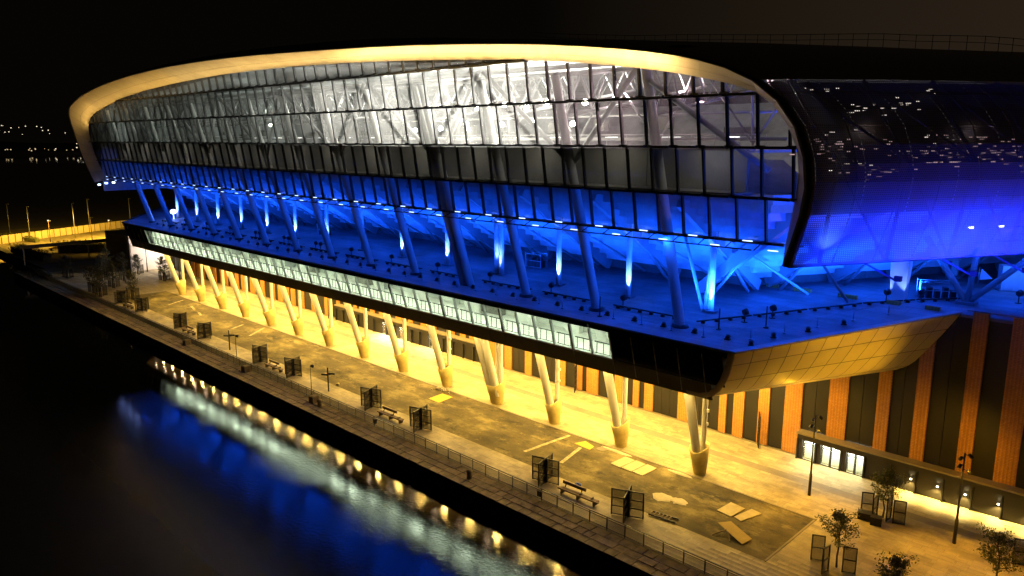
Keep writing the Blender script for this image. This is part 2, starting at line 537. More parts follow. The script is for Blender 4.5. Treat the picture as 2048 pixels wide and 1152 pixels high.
E = {}
E['down'] = emit('downlight_glow', (1.0, 0.70, 0.42), 75)
E['strip'] = emit('blue_strip_glow', (0.50, 0.66, 1.0), 3.2)
E['flood'] = emit('stadium_flood_glow', (1.0, 0.95, 0.82), 110)
E['room'] = emit('concourse_ceiling_glow', (0.90, 1.0, 0.78), 40)
E['door'] = emit('lobby_ceiling_glow', (1.0, 0.97, 0.80), 60)
E['small'] = emit('small_lamp_glow', (1.0, 0.85, 0.55), 8)
E['bluelamp'] = emit('blue_lamp_glow', (0.25, 0.36, 1.0), 14)
E['mesh_lamp'] = emit('mesh_lamp_glow', (0.75, 0.80, 1.0), 14)
E['far'] = emit('far_town_glow', (1.0, 0.85, 0.6), 1.6)
E['far_low'] = emit('far_shore_glow', (1.0, 0.75, 0.4), 0.9)

# ================================================================== geometry constants
BAY = 9.76
XK = [-36.72 - BAY * k for k in range(14)]          # the column grid
PITCH = BAY / 4
Y_WALL = 75.3
D1 = Vector((0.468, 0.884, 0))                      # the plan direction of the right-hand end
def lerp(a, b, t): return tuple(a[i] + (b[i] - a[i]) * t for i in range(len(a)))
def col_y(z): return 63.9 - 0.30 * z                # lean of the big columns
def glass_y(z): return 55.0 - 0.30 * (z - 25.0)     # mean glass plane
def fascia_y(z): return 54.6 + 0.28 * (16.0 - z)
def deck_z(y): return 16.0 + max(0.0, min(1.6, (y - 58.5) * 0.095))

# ================================================================== SETTING: ground, quay, water
mb = MB()
mb.face([(-6000, -1500, -1.6), (600, -1500, -1.6), (600, 3000, -1.6), (-6000, 3000, -1.6)])
tag(mb.build('water', M['water']), kind='structure')

mb = MB()   # quay body: joint-level top, wall face to the water
mb.box((-66.0, 46.8, -3.05), (312, 3.0, 6.0))
tag_q = mb.build('quay', M['quay_base']); tag(tag_q, kind='structure')
mb = MB(); mb.face([(-222, 45.29, -5), (90, 45.29, -5), (90, 45.29, -0.12), (-222, 45.29, -0.12)])
mb.face([(-222.01, 60, -5), (-222.01, 45.29, -5), (-222.01, 45.29, -0.12), (-222.01, 60, -0.12)])
mb.build('quay_face', M['quay_wall'], tag_q)
mb = MB(); mb.box((-160, 45.22, -0.85), (124, 0.10, 0.10))
mb.build('ledge_pipe', M['galv'], tag_q)
# coping stones: irregular courses
stones = []
for (y0, y1, lo, hi) in ((45.27, 46.25, 1.1, 2.0), (46.25, 47.2, 0.8, 1.7), (47.2, 48.22, 0.9, 1.9)):
    x = -10.0
    while x > -221.5:
        w = R.uniform(lo, hi) * (1.0 if x > -110 else 1.7)
        stones.append((x - w, x, y0, y1)); x -= w
stones.sort(key=lambda s: -s[0])
joined = MB()
for i, (xa, xb, ya, yb) in enumerate(stones):
    g = R.uniform(0.025, 0.06); h = R.uniform(-0.02, 0.02)
    xs = (xa + g, xb - g); j = lambda: R.uniform(-0.05, 0.05)
    top = [(xs[0] + j(), ya + g, h), (xs[1] + j(), ya + g, h + j() * 0.3), (xs[1] + j(), yb - g, h), (xs[0] + j(), yb - g, h + j() * 0.3)]
    if i < 299:
        b_ = MB(); b_.poly_prism(top, (0, 0, -0.14)); b_.build('coping_stone', M['coping'], tag_q)
    else:
        joined.poly_prism(top, (0, 0, -0.14))
tag(joined.build('coping_stones', M['coping'], tag_q), kind='stuff')

# ground base sheet under everything, reaching behind and to the left
mb = MB()
mb.face([(-222, 48.3, -0.10), (90, 48.3, -0.10), (90, 900, -0.10), (-222, 900, -0.10)])
mb.face([(-222, 900, -0.10), (-1200, 900, -0.10), (-1200, 52.5, -0.10), (-222, 52.5, -0.10)])
mb.face([(-1200, 52.5, -0.10), (-1200, 52.5, -5), (-222, 52.5, -5), (-222, 52.5, -0.10)])
tag(mb.build('ground', M['concrete_dark']), kind='structure')

# pavement of granite slabs round the asphalt yard
ASX0, ASX1, ASY0, ASY1 = -169.8, -24.5, 53.25, 62.85
pv = MB()
pv.face([(-222, 48.3, -0.05), (20, 48.3, -0.05), (20, 76, -0.05), (-222, 76, -0.05)])
pav = pv.build('pavement', M['paving_joint']); tag(pav, kind='structure')
slab_me = {}
for sw, sh in ((1.2, 0.6), (0.9, 0.6)):
    b_ = MB(); x, y, t = sw / 2 - 0.008, sh / 2 - 0.008, 0.06
    b_.poly_prism([(-x, -y, 0), (x, -y, 0), (x, y, 0), (-x, y, 0)], (0, 0, -t))
    slab_me[(sw, sh)] = b_.mesh('paving_slab', M['paving'])
near = []; far = MB()
rows = int((75.2 - 48.4) / 0.6)
BAND = (69.0, 70.2)
band = MB()
for r in range(rows):
    y = 48.45 + 0.6 * (r + 0.5)
    in_rows = ASY0 < y < ASY1
    for (xs, xe) in (((6.0, ASX1 + 0.2), (ASX0 - 0.2, -215.0)) if in_rows else ((6.0, -215.0),)):
        x = xs
        while x > xe + 0.02:
            w = 1.2 if R.random() < 0.6 else 0.9
            if x < -100: w *= 2
            w = min(w, x - xe)
            if x - w - xe < 0.35: w = x - xe
            cx = x - w / 2
            dz = R.uniform(-0.005, 0.005)
            if cx > -38 and cx < -5 and not (BAND[0] < y < BAND[1]):
                near.append((cx, y, dz, w))
            else:
                hx, hy = w / 2 - 0.008, 0.292
                tgt = band if BAND[0] < y < BAND[1] else far
                tgt.face([(cx - hx, y - hy, dz), (cx + hx, y - hy, dz), (cx + hx, y + hy, dz), (cx - hx, y + hy, dz)])
            x -= w
near.sort(key=lambda s: (s[0] * s[0] + s[1] * s[1]))
for i, (cx, y, dz, w) in enumerate(near):
    if i < 299:
        inst('paving_slab', slab_me[(1.2, 0.6)], pav, (cx, y, dz), 0.0, ((w - 0.016) / 1.184, 1, 1))
    else:
        hx, hy = w / 2 - 0.008, 0.292
        far.face([(cx - hx, y - hy, dz), (cx + hx, y - hy, dz), (cx + hx, y + hy, dz), (cx - hx, y + hy, dz)])
tag(far.build('paving_slabs', M['paving'], pav), kind='stuff')
tag(band.build('paving_band', M['paving_dark'], pav), kind='stuff')
mb = MB()
mb.box(((ASX0 + ASX1) / 2, ASY1 - 0.12, 0.0), (ASX1 - ASX0 + 0.38, 0.22, 0.10))
mb.build('kerb', M['paving_dark'], pav)
mb = MB()
mb.box((ASX1 + 0.1, (ASY0 + ASY1) / 2 - 0.115, 0.0), (0.18, ASY1 - ASY0 - 0.26, 0.06))
mb.box((ASX0 - 0.1, (ASY0 + ASY1) / 2 - 0.115, 0.0), (0.18, ASY1 - ASY0 - 0.26, 0.06))
mb.build('kerb', M['paving_dark'], pav)

mb = MB()
nx, ny = 60, 6
pts = [[(ASX0 + (ASX1 - ASX0) * i / nx, ASY0 + (ASY1 - ASY0) * j / ny, 0.004 + 0.012 * math.sin(i * 1.7 + j * 2.3)) for i in range(nx + 1)] for j in range(ny + 1)]
mb.loft(pts, smooth=True)
yard = mb.build('asphalt_yard', M['asphalt']); tag(yard, kind='structure')
mk = MB()
def stripe(m, a, b, w, z=0.034):
    a = Vector((a[0], a[1], z)); b = Vector((b[0], b[1], z)); d = (b - a).normalized(); s = Vector((-d.y, d.x, 0)) * w / 2
    m.face([a - s, b - s, b + s, a + s])
for a, b in (((-52.9, 55.3), (-52.4, 62.2)), ((-48.2, 55.9), (-49.3, 60.4)), ((-120, 57.5), (-123.5, 62.0)), ((-127, 57.8), (-128.4, 60.5)), ((-141, 58.2), (-144, 59.0)), ((-147, 59.5), (-150.5, 60.3)), ((-155, 57.6), (-157.5, 61.5))):
    stripe(mk, a, b, 0.42)
mk.build('painted_line', M['paint_line'], yard)
# pale patches
def blob(name, mat, c, rx, ry, z, n=18, rough=0.18, parent=None, h=0.05):
    b_ = MB(); rng = random.Random(int(c[0] * 100))
    r0 = [(c[0] + rx * math.cos(2 * math.pi * i / n) * (1 + rng.uniform(-rough, rough)), c[1] + ry * math.sin(2 * math.pi * i / n) * (1 + rng.uniform(-rough, rough)), z) for i in range(n)]
    r1 = [(c[0] + (p[0] - c[0]) * 0.72, c[1] + (p[1] - c[1]) * 0.72, z + h) for p in r0]
    b_.loft([r0, r1], closed=True); b_.face(r1, smooth=True)
    return b_.build(name, mat, parent)

# far shore hill with its town lights
mb = MB()
ridge = []
for i in range(41):
    t = i / 40
    x = -3400 + 900 * math.sin(t * 2.0); y = -900 + 3400 * t
    h = 70 * (0.45 + 0.55 * math.sin(t * 5.2 + 0.8) ** 2) + 12 * math.sin(t * 23)
    ridge.append((x, y, h))
base = [(x + 900, y, -3.2) for x, y, h in ridge]
back = [(x - 1500, y, -3.2) for x, y, h in ridge]
mid = [((a[0] * 0.6 + b[0] * 0.4), a[1], a[2] * 0.45) for a, b in zip(ridge, base)]
mb.loft([base, mid, ridge, back])
tag(mb.build('far_hill', M['hill']), kind='structure')
# direction of a view pixel, only used to find where each far light of the town lies on the ground
_t = math.radians(11.128); _a = math.radians(45.276)
_fh = Vector((-math.cos(_a), math.sin(_a), 0)); _rt = Vector((_fh.y, -_fh.x, 0))
_fw = _fh * math.cos(_t) - Vector((0, 0, 1)) * math.sin(_t); _up = _rt.cross(_fw)
tl = MB(); tl2 = MB()
rng = random.Random(5)
def town(mbx, az, dist, z, r):
    d = Vector((-math.cos(az), math.sin(az), 0))
    c = d * dist; c.z = z
    mbx.box(c, (r, r, r), rz=az)
for i in range(34):
    town(tl, math.radians(rng.uniform(11.5, 19.5)), 2150, rng.uniform(42, 64), rng.uniform(0.9, 1.8))
for i in range(46):
    town(tl, math.radians(rng.gauss(17.3, 1.1)), 2080, rng.uniform(8, 32), rng.uniform(1.0, 2.4))
for i in range(30):
    town(tl2, math.radians(rng.uniform(11.0, 19.6)), 2060, rng.uniform(6, 12), rng.uniform(0.8, 1.9))
tag(tl.build('town_lights', E['far']), kind='stuff')
tag(tl2.build('shore_lights', E['far_low']), kind='stuff')

# ================================================================== STADIUM
ST = empty('stadium', (-98, 75, 0))
tag(ST, 'large stadium with arched glass front over a blue-lit deck and orange brick base', 'stadium')
ST_INV = Matrix.Translation((98, -75, 0))
class SP:
    """parent helper: keeps world coordinates for parts of the stadium"""
def part(mbx, name, mat, parent=None, kind=None, label=None):
    o = mbx.build(name, mat)
    o.parent = parent or ST
    o.matrix_parent_inverse = ST_INV if parent is None else Matrix.Identity(4)
    if kind: o["kind"] = kind
    if label: o["label"] = label
    return o
def part_inst(name, me, loc, rz=0.0, scale=None, rot=None):
    o = bpy.data.objects.new(name, me); o.location = loc
    o.rotation_euler = rot if rot else (0, 0, rz)
    if scale: o.scale = scale
    COL.objects.link(o); o.parent = ST; o.matrix_parent_inverse = ST_INV
    return o

# ---- brick and black-clad base wall
WALL_X1 = 12.0
bricks = [(-1.2, 3.5), (-13.95 - 0.2, -12.2)]
# orange strips found on the right-hand part of the wall (x ranges on the plane y = 75.3)
ob = [(-46.2, -45.0), (-44.4, -43.0), (-40.55, -39.75), (-38.65, -37.35)]
px_strips = []
def on_wall(u, v):
    d = _fw * 1515.0 + _rt * (u - 1024) - _up * (v - 576)
    return d.x * (Y_WALL / d.y)
for (ua, ub, v) in ((1572.7, 1607.7, 768), (1661, 1699, 768), (1757.7, 1784, 768), (1834, 1862.7, 768), (1931, 1962.7, 768), (2011, 2058, 768),
                    (1518, 1540, 806), (1468, 1489, 806), (1439, 1453, 815), (1356, 1380, 813), (1289, 1306, 800), (1266.7, 1278.3, 787), (1230, 1246, 775),
                    (1174, 1196.5, 765), (1150.6, 1164.7, 752), (1118, 1131.5, 744), (1081, 1087, 735), (1051, 1063.5, 723), (1010, 1024, 712), (975, 992, 700), (940, 955, 690)):
    px_strips.append(tuple(sorted((on_wall(ua, v), on_wall(ub, v)))))
xcur = min(s[0] for s in px_strips) - 1.0
rng = random.Random(3)
while xcur > -190:
    w = rng.choice([1.0, 1.2, 1.6, 2.0]); px_strips.append((xcur - w, xcur)); xcur -= w + rng.choice([0.9, 1.4, 2.2, 2.8])
px_strips.append((-3.6, -1.0)); px_strips.append((2.0, 5.0)); px_strips.append((8.0, 10.0))
px_strips.sort()
WALL_X0 = -196.0
def wall_top(x): return 17.95
mb = MB(); mb.box(((WALL_X0 + WALL_X1) / 2, Y_WALL + 0.55, 8.6), (WALL_X1 - WALL_X0, 0.6, 17.2))
part(mb, 'base_wall', M['clad'])
prev = WALL_X0
for (xa, xb) in px_strips + [(WALL_X1, WALL_X1)]:
    # black panels between strips, each about 1.3 m wide, recessed
    if xa - prev > 0.1:
        n = max(1, round((xa - prev) / 1.35)); w = (xa - prev) / n
        for i in range(n):
            b_ = MB(); b_.box((prev + w * (i + 0.5), Y_WALL + 0.14, 8.75), (w - 0.05, 0.2, 17.4)); part(b_, 'cladding_panel', M['clad'])
    if xb > xa:
        b_ = MB(); b_.box(((xa + xb) / 2, Y_WALL + 0.06, 8.98), (xb - xa, 0.36, 17.94)); part(b_, 'brick_pier', M['brick'])
    prev = xb
# parapet cap along the right part of the deck
mb = MB(); mb.box((-3.0, Y_WALL + 0.35, 18.02), (29.0, 0.7, 0.12)); part(mb, 'parapet_cap', M['membrane'])

# ---- ground-level canopies (porches) along the wall
def porch(x0, x1, doors, lamps, zt=2.95):
    yb = Y_WALL - 0.12; yf = 74.15
    b_ = MB(); b_.box(((x0 + x1) / 2, (yb + yf) / 2 - 0.05, zt - 0.05), (x1 - x0 + 0.2, yb - yf + 0.2, 0.16)); part(b_, 'porch_ledge', M['soffit_pale'])
    b_ = MB(); b_.box(((x0 + x1) / 2, yf + 0.03, zt - 0.40), (x1 - x0, 0.10, 0.52)); part(b_, 'porch_fascia', M['clad'])
    segs = []
    x = x0
    for (da, db) in sorted(doors):
        if da > x: segs.append((x, da))
        x = db
    if x < x1: segs.append((x, x1))
    for (a, c) in segs:
        n = max(1, round((c - a) / 2.3)); w = (c - a) / n
        for i in range(n):
            b_ = MB(); b_.box((a + w * (i + 0.5), yf + 0.30, 1.14), (w - 0.06, 0.10, 2.24)); part(b_, 'porch_panel', M['clad'])
            b_ = MB(); b_.box((a + w * i, yf + 0.14, 1.14), (0.12, 0.24, 2.25)); part(b_, 'porch_post', M['steel_black'])
    for (da, db) in doors:
        # a lit lobby box behind glass leaves
        b_ = MB()
        b_.box(((da + db) / 2, yb - 0.06, 1.21), (db - da, 0.06, 2.38))
        part(b_, 'lobby_wall', M['inner_white'])
        b_ = MB(); b_.box(((da + db) / 2, yf + 0.62, 2.20), (db - da - 0.2, 0.5, 0.06)); part(b_, 'lobby_light', E['door'])
        n = max(1, round((db - da) / 1.15)); w = (db - da) / n
        for i in range(n):
            xa = da + w * i
            fr = MB()
            for xx in (xa + 0.06, xa + w - 0.06): fr.box((xx, yf + 0.28, 1.12), (0.09, 0.10, 2.18))
            for zz in (0.06, 2.16, 1.86): fr.box((xa + w / 2, yf + 0.28, zz), (w - 0.22, 0.08, 0.07))
            d_ = part(fr, 'door_frame', M['steel_black'])
            g_ = MB(); g_.box((xa + w / 2, yf + 0.28, 1.1), (w - 0.2, 0.02, 2.0)); o = g_.build('door_glass', M['window']); o.parent = d_
    for x in lamps:
        b_ = MB(); b_.box((x, yf + 0.16, 1.32), (0.16, 0.14, 0.10)); part(b_, 'wall_lamp', E['small'])
        lamp('SPOT', (x, yf - 0.05, 1.30), (x, yf - 0.30, 0.0), 1400, (1.0, 0.70, 0.20), 0.05, spot=122, blend=0.6, name='wall_lamp_light')
        lamp('SPOT', (x, yf + 0.05, 1.45), (x, yf + 0.25, 2.4), 30, (1.0, 0.80, 0.42), 0.04, spot=70, blend=0.6, name='wall_lamp_uplight')
porch(-31.4, 6.0, [(-30.9, -29.5), (-29.0, -26.9), (-26.4, -24.6)], [-20.3, -18.0, -15.7, -13.1, -10.6, -8.0])
for (a, c) in ((-30.9, -29.5), (-29.0, -26.9), (-26.4, -24.6)):
    lamp('AREA', ((a + c) / 2, 74.05, 2.1), ((a + c) / 2, 72.9, 0), 120, (1.0, 0.86, 0.55), 1.2, 0.3, name='door_light')
porch(-119.5, -79.4, [(-105.2, -103.9), (-102.9, -101.6), (-100.4, -99.1), (-92.6, -91.2)], [])
for x in (-104.5, -102.2, -99.7, -91.9):
    lamp('AREA', (x, 74.05, 2.1), (x, 72.8, 0), 300, (1.0, 0.88, 0.62), 1.0, 0.3, name='door_light')

# tall mesh gates leaning open against the wall
def wall_gate(x):
    b_ = MB()
    for dx in (0, 0.9, 1.8): b_.box((x + dx * 0.45, Y_WALL - 0.25 - dx * 0.75, 1.9), (0.10, 0.10, 3.6))
    for z in (0.15, 0.9, 1.65, 2.4, 3.1, 3.65): b_.beam((x, Y_WALL - 0.25, z), (x + 0.81, Y_WALL - 1.6, z), 0.07, 0.07)
    return b_
g = wall_gate(-36.2).build('mesh_gate', M['steel_black']); tag(g, 'tall black barred gate open against the wall, nearest the lit glass doors', 'gate', 'open gates along the brick wall')
g = wall_gate(-62.2).build('mesh_gate', M['steel_black']); tag(g, 'tall black barred gate beside the orange piers behind the third cone from the near end', 'gate', 'open gates along the brick wall')
g = wall_gate(-122.0).build('mesh_gate', M['steel_black']); tag(g, 'black barred gate on the far stretch of striped wall beyond the porch', 'gate', 'open gates along the brick wall')

# ---- overhanging concourse: soffit, fascia, windows
X_WIN0, X_WIN1 = XK[12] - PITCH, XK[0] - 2 * PITCH
Z_S = 11.0
Y_S = fascia_y(Z_S)
# end profiles of the right-hand return (front and wall ends)
front_prof = [(-28.75, 16.0), (-28.95, 15.2), (-29.3, 14.2), (-29.75, 13.2), (-30.4, 12.2), (-31.2, 11.45), (-32.2, 11.08), (-33.6, 11.0)]
front_prof = [(x, fascia_y(z), z) for x, z in front_prof]
wall_prof = [(-17.9, 75.2, 17.75), (-18.55, 75.2, 16.6), (-19.35, 75.2, 15.3), (-20.3, 75.2, 13.9), (-21.2, 75.2, 12.6), (-22.2, 75.2, 11.6), (-23.6, 75.2, 11.08), (-25.6, 75.2, 11.0)]
NJ = 13
ret_rows = [[lerp(f, w, j / NJ) for f, w in zip(front_prof, wall_prof)] for j in range(NJ + 1)]
mb = MB()
mb.loft([[tuple(Vector(p) + Vector((-0.10, 0.06, 0.05))) for p in r] for r in ret_rows])
part(mb, 'return_backing', M['trim_back'])
def refine(profile_pts, t):
    n = len(profile_pts) - 1
    f = t * n; i = min(n - 1, int(f)); return lerp(profile_pts[i], profile_pts[i + 1], f - i)
vs_cut = [0.0, 0.2, 0.42, 0.66, 1.0]
for j in range(NJ):
    for k in range(4):
        b_ = MB(); sub = 3
        g0 = 0.004; ga = 0.005
        t0, t1 = j / NJ + ga / 3, (j + 1) / NJ - ga / 3
        grid = []
        for a in range(sub + 1):
            v_ = vs_cut[k] + g0 + (vs_cut[k + 1] - vs_cut[k] - 2 * g0) * a / sub
            grid.append([lerp(refine(front_prof, v_), refine(wall_prof, v_), t) for t in (t0, (t0 + t1) / 2, t1)])
        b_.loft(grid, smooth=True)
        part(b_, 'return_panel', M['return_panel'])
# pale rim where the return meets the black glass
mb = MB()
ra = [tuple(Vector(p) + Vector((-0.55 if i < 5 else -0.35, -0.10, 0.12 if i < 5 else 0.42))) for i, p in enumerate(front_prof)]
rb = [tuple(Vector(p) + Vector((0.0, -0.10, 0))) for p in front_prof]
rc = [tuple(Vector(p) + Vector((0.0, 0.06, 0))) for p in front_prof]
mb.loft([ra, rb, rc]); part(mb, 'return_rim', M['rim'])
# soffit panels
SX0 = -166.0
nx = 28; wx = (-34.0 - SX0) / nx
ycuts = [Y_S, 60.5, 65.5, 70.5, 75.15]
for i in range(nx):
    for k in range(4):
        b_ = MB(); b_.box((SX0 + wx * (i + 0.5), (ycuts[k] + ycuts[k + 1]) / 2, Z_S + 0.05), (wx - 0.03, ycuts[k + 1] - ycuts[k] - 0.03, 0.08)); part(b_, 'soffit_panel', M['soffit_pale'])
b_ = MB(); b_.poly_prism([(-34.0, Y_S, Z_S + 0.02), (-33.4, Y_S, Z_S + 0.02), (-25.5, 75.15, Z_S + 0.02), (-34.0, 75.15, Z_S + 0.02)], (0, 0, 0.08)); part(b_, 'soffit_panel', M['soffit_pale'])
# lower dark band, upper dark band, end glazing, windows: one bay-wide piece each
def fascia_piece(xa, xb, za, zb, name, mat, off=0.0, th=0.06, label=None):
    b_ = MB()
    b_.poly_prism([(xa, fascia_y(za) - off, za), (xb, fascia_y(za) - off, za), (xb, fascia_y(zb) - off, zb), (xa, fascia_y(zb) - off, zb)], (0, th, 0.017))
    return part(b_, name, mat, label=label)
FX0 = XK[0] + 3 * PITCH   # -29.4
cols = []
x = X_WIN1
xs_right = [X_WIN1 + PITCH * i for i in range(6)]
xs_right[-1] = -29.4
xs_left = [X_WIN0 - PITCH * i for i in range(5)] + [-167.6]
allx = sorted(set([round(X_WIN0 + PITCH * i, 3) for i in range(48)] + [round(v, 3) for v in xs_right] + [round(v, 3) for v in xs_left]))
for a, c in zip(allx[:-1], allx[1:]):
    if c - a < 0.3: continue
    xr = c - 0.03
    lowx = min(xr, -31.3)
    if lowx > a + 0.1:
        fascia_piece(a + 0.02, lowx, Z_S, 12.55, 'fascia_panel', M['soffit'])
    fascia_piece(a + 0.02, xr, 15.38, 15.95, 'fascia_panel', M['fascia_glass'])
    win = a > X_WIN0 - 0.1 and c < X_WIN1 + 0.1
    if not win:
        fascia_piece(a + 0.02, xr if a > -160 and c < -31 else (min(xr, -30.0) if c > -31 else xr), 12.58, 15.35, 'spandrel_pane', M['fascia_glass'])
    else:
        fascia_piece(a + 0.07, c - 0.07, 12.72, 15.33, 'window_pane', M['window'], th=0.03)
for x in xs_right[1:-1] + xs_left[1:-1]:
    b_ = MB(); b_.poly_prism([(x - 0.035, fascia_y(11.3) - 0.03, 11.3), (x + 0.035, fascia_y(11.3) - 0.03, 11.3), (x + 0.035, fascia_y(15.3) - 0.03, 15.3), (x - 0.035, fascia_y(15.3) - 0.03, 15.3)], (0, 0.05, 0)); part(b_, 'spandrel_joint', M['galv'])
for xa, xb in ((X_WIN1 + 0.1, -30.6), (-166.6, X_WIN0 - 0.1)):
    b_ = MB(); b_.box(((xa + xb) / 2, fascia_y(12.56) - 0.035, 12.56), (xb - xa, 0.06, 0.06)); part(b_, 'spandrel_joint', M['galv'])
# window mullions
for i in range(48):
    x = X_WIN0 + PITCH * i
    thick = 0.26 if (i - 1) % 4 == 0 else 0.13
    b_ = MB(); b_.beam((x, fascia_y(12.6) + 0.02, 12.6), (x, fascia_y(15.36) + 0.02, 15.36), thick, 0.22, (1, 0, 0)) if False else None
    b_.poly_prism([(x - thick / 2, fascia_y(12.6) - 0.10, 12.6), (x + thick / 2, fascia_y(12.6) - 0.10, 12.6), (x + thick / 2, fascia_y(15.36) - 0.10, 15.36), (x - thick / 2, fascia_y(15.36) - 0.10, 15.36)], (0, 0.26, 0))
    part(b_, 'window_mullion', M['galv'])
b_ = MB(); b_.poly_prism([(X_WIN0, fascia_y(12.56) - 0.13, 12.57), (X_WIN1, fascia_y(12.56) - 0.13, 12.57), (X_WIN1, fascia_y(12.7) - 0.13, 12.71), (X_WIN0, fascia_y(12.7) - 0.13, 12.71)], (0, 0.35, 0)); part(b_, 'window_sill', M['steel_white'])
# balustrade inside the windows
for i in range(47):
    xa = X_WIN0 + PITCH * i + 0.16; xb = xa + PITCH - 0.32
    yb = fascia_y(13.9) + 0.42
    b_ = MB(); b_.box(((xa + xb) / 2, yb, 13.98), (xb - xa, 0.07, 0.09)); b_.box(((xa + xb) / 2, yb + 0.05, 12.86), (xb - xa, 0.05, 0.05))
    for q in range(3):
        b_.box((xa + (xb - xa) * (q + 0.35) / 2.7, yb, 13.4), (0.05, 0.05, 1.1))
    part(b_, 'balustrade', M['steel_dark'])
# the room behind the windows
b_ = MB(); b_.box(((X_WIN0 + X_WIN1) / 2, 59.3, 12.30), (X_WIN1 - X_WIN0, 6.8, 0.2)); part(b_, 'concourse_floor', M['inner_floor'])
b_ = MB(); b_.box(((X_WIN0 + X_WIN1) / 2, 59.3, 15.62), (X_WIN1 - X_WIN0, 7.6, 0.12)); part(b_, 'concourse_ceiling', M['inner_white'])
b_ = MB(); b_.box(((X_WIN0 + X_WIN1) / 2, 62.4, 13.95), (X_WIN1 - X_WIN0, 0.2, 3.1)); part(b_, 'concourse_wall', M['inner_white'])
for x in (X_WIN0 + 0.1, X_WIN1 - 0.1):
    b_ = MB(); b_.box((x, 59.2, 13.95), (0.15, 6.2, 3.1)); part(b_, 'concourse_wall', M['inner_white'])
for i in range(24):
    x = X_WIN0 + 2.4 + i * 4.88
    b_ = MB(); b_.box((x, 58.0, 15.52), (3.6, 0.5, 0.06)); part(b_, 'ceiling_light', E['room'])
rng = random.Random(8)
for i in range(17):     # counters and posts inside
    x = X_WIN0 + 4 + i * 6.7 + rng.uniform(-1, 1)
    b_ = MB(); h = rng.choice([1.1, 2.2, 2.6]); w = rng.choice([0.8, 2.0, 3.5])
    b_.box((x, 61.7, 12.4 + h / 2), (w, 0.7, h)); part(b_, 'kiosk_counter', rng.choice([M['inner_grey'], M['galv'], M['inner_white']]))

# ---- deck
dp = MB()
RL = lambda t: (-28.85 + (-17.9 + 28.85) * t, 54.6 + (75.3 - 54.6) * t)
LL = lambda t: (-168.3 - 20.0 * t, 54.6 + 16.0 * t)
def deck_strip(y0, y1, z0, z1, name, mat, xl0, xr0, xl1, xr1, th=0.25, label=None):
    b_ = MB(); b_.poly_prism([(xl0, y0, z0), (xr0, y0, z0), (xr1, y1, z1), (xl1, y1, z1)][::-1], (0, 0, -th)); return part(b_, name, mat, label=label)
def xr_at(y): return RL(min(1.0, (y - 54.6) / 20.7))[0]
def xl_at(y): return LL(min(1.4, (y - 54.6) / 16.0))[0]
deck_strip(54.55, 55.15, 16.10, 16.10, 'deck_coping', M['membrane'], xl_at(54.6), xr_at(54.6) - 0.3, xl_at(55.15), xr_at(55.15) - 0.3, 0.2)
deck_strip(55.15, 55.45, 15.96, 15.96, 'deck_gutter', M['steel_black'], xl_at(55.2), xr_at(55.15) - 0.3, xl_at(55.45), xr_at(55.45) - 0.3, 0.1)
for k in range(13):     # front deck sheets, one per bay
    pass
yfr = [55.45, 58.5, 60.4]
xsd = [xl_at(57)] + [XK[13 - k] - 0.0 for k in range(14)] + [None]
for a, c in zip(xsd[:-1], xsd[1:]):
    for y0, y1 in zip(yfr[:-1], yfr[1:]):
        xl0 = a if a != xsd[0] else xl_at(y0); xl1 = a if a != xsd[0] else xl_at(y1)
        xr0 = c - 0.03 if c is not None else xr_at(y0) - 0.35; xr1 = c - 0.03 if c is not None else xr_at(y1) - 0.35
        deck_strip(y0, y1, deck_z(y0), deck_z(y1), 'deck_sheet', M['membrane'], xl0, xr0, xl1, xr1)
# main terrace, gently rising, right edge following the gutter line and the wall
ys = [60.4, 64.0, 68.0, 72.0, 75.3]
for y0, y1 in zip(ys[:-1], ys[1:]):
    deck_strip(y0, y1 , deck_z(y0), deck_z(y1), 'terrace_deck', M['membrane'], xl_at(y0), xr_at(y0) - 0.35, xl_at(y1), xr_at(y1) - 0.35)
deck_strip(75.31, 150, 17.6, 17.6, 'terrace_deck', M['membrane'], -200, 12, -200, 12)
# return coping
b_ = MB()
ca = [(-28.85 - 0.55, 54.7, 16.12), (-18.45, 75.25, 17.86)]; cb = [(-28.70, 54.6, 16.10), (-17.85, 75.25, 17.84)]
b_.poly_prism([ca[0], cb[0], cb[1], ca[1]], (0, 0, -0.16)); part(b_, 'return_coping', M['rim'])
# left return surface (seen edge-on)
lfp = [(-168.3, 54.6, 16.0), (-168.0, 55.3, 13.6), (-167.2, 55.9, 11.6), (-166.0, 56.0, 11.0)]
lwp = [(x - 25.0, y + 20.0, z + (1.6 if z > 15 else 0)) for x, y, z in lfp]
b_ = MB(); b_.loft([lfp, lwp]); part(b_, 'return_wall', M['soffit'])
b_ = MB(); b_.poly_prism([(-166.0, 56.0, 11.02), (-166, 75.1, 11.02), (-191.0, 75.1, 11.02)], (0, 0, 0.08)); part(b_, 'soffit_panel', M['soffit_pale'])

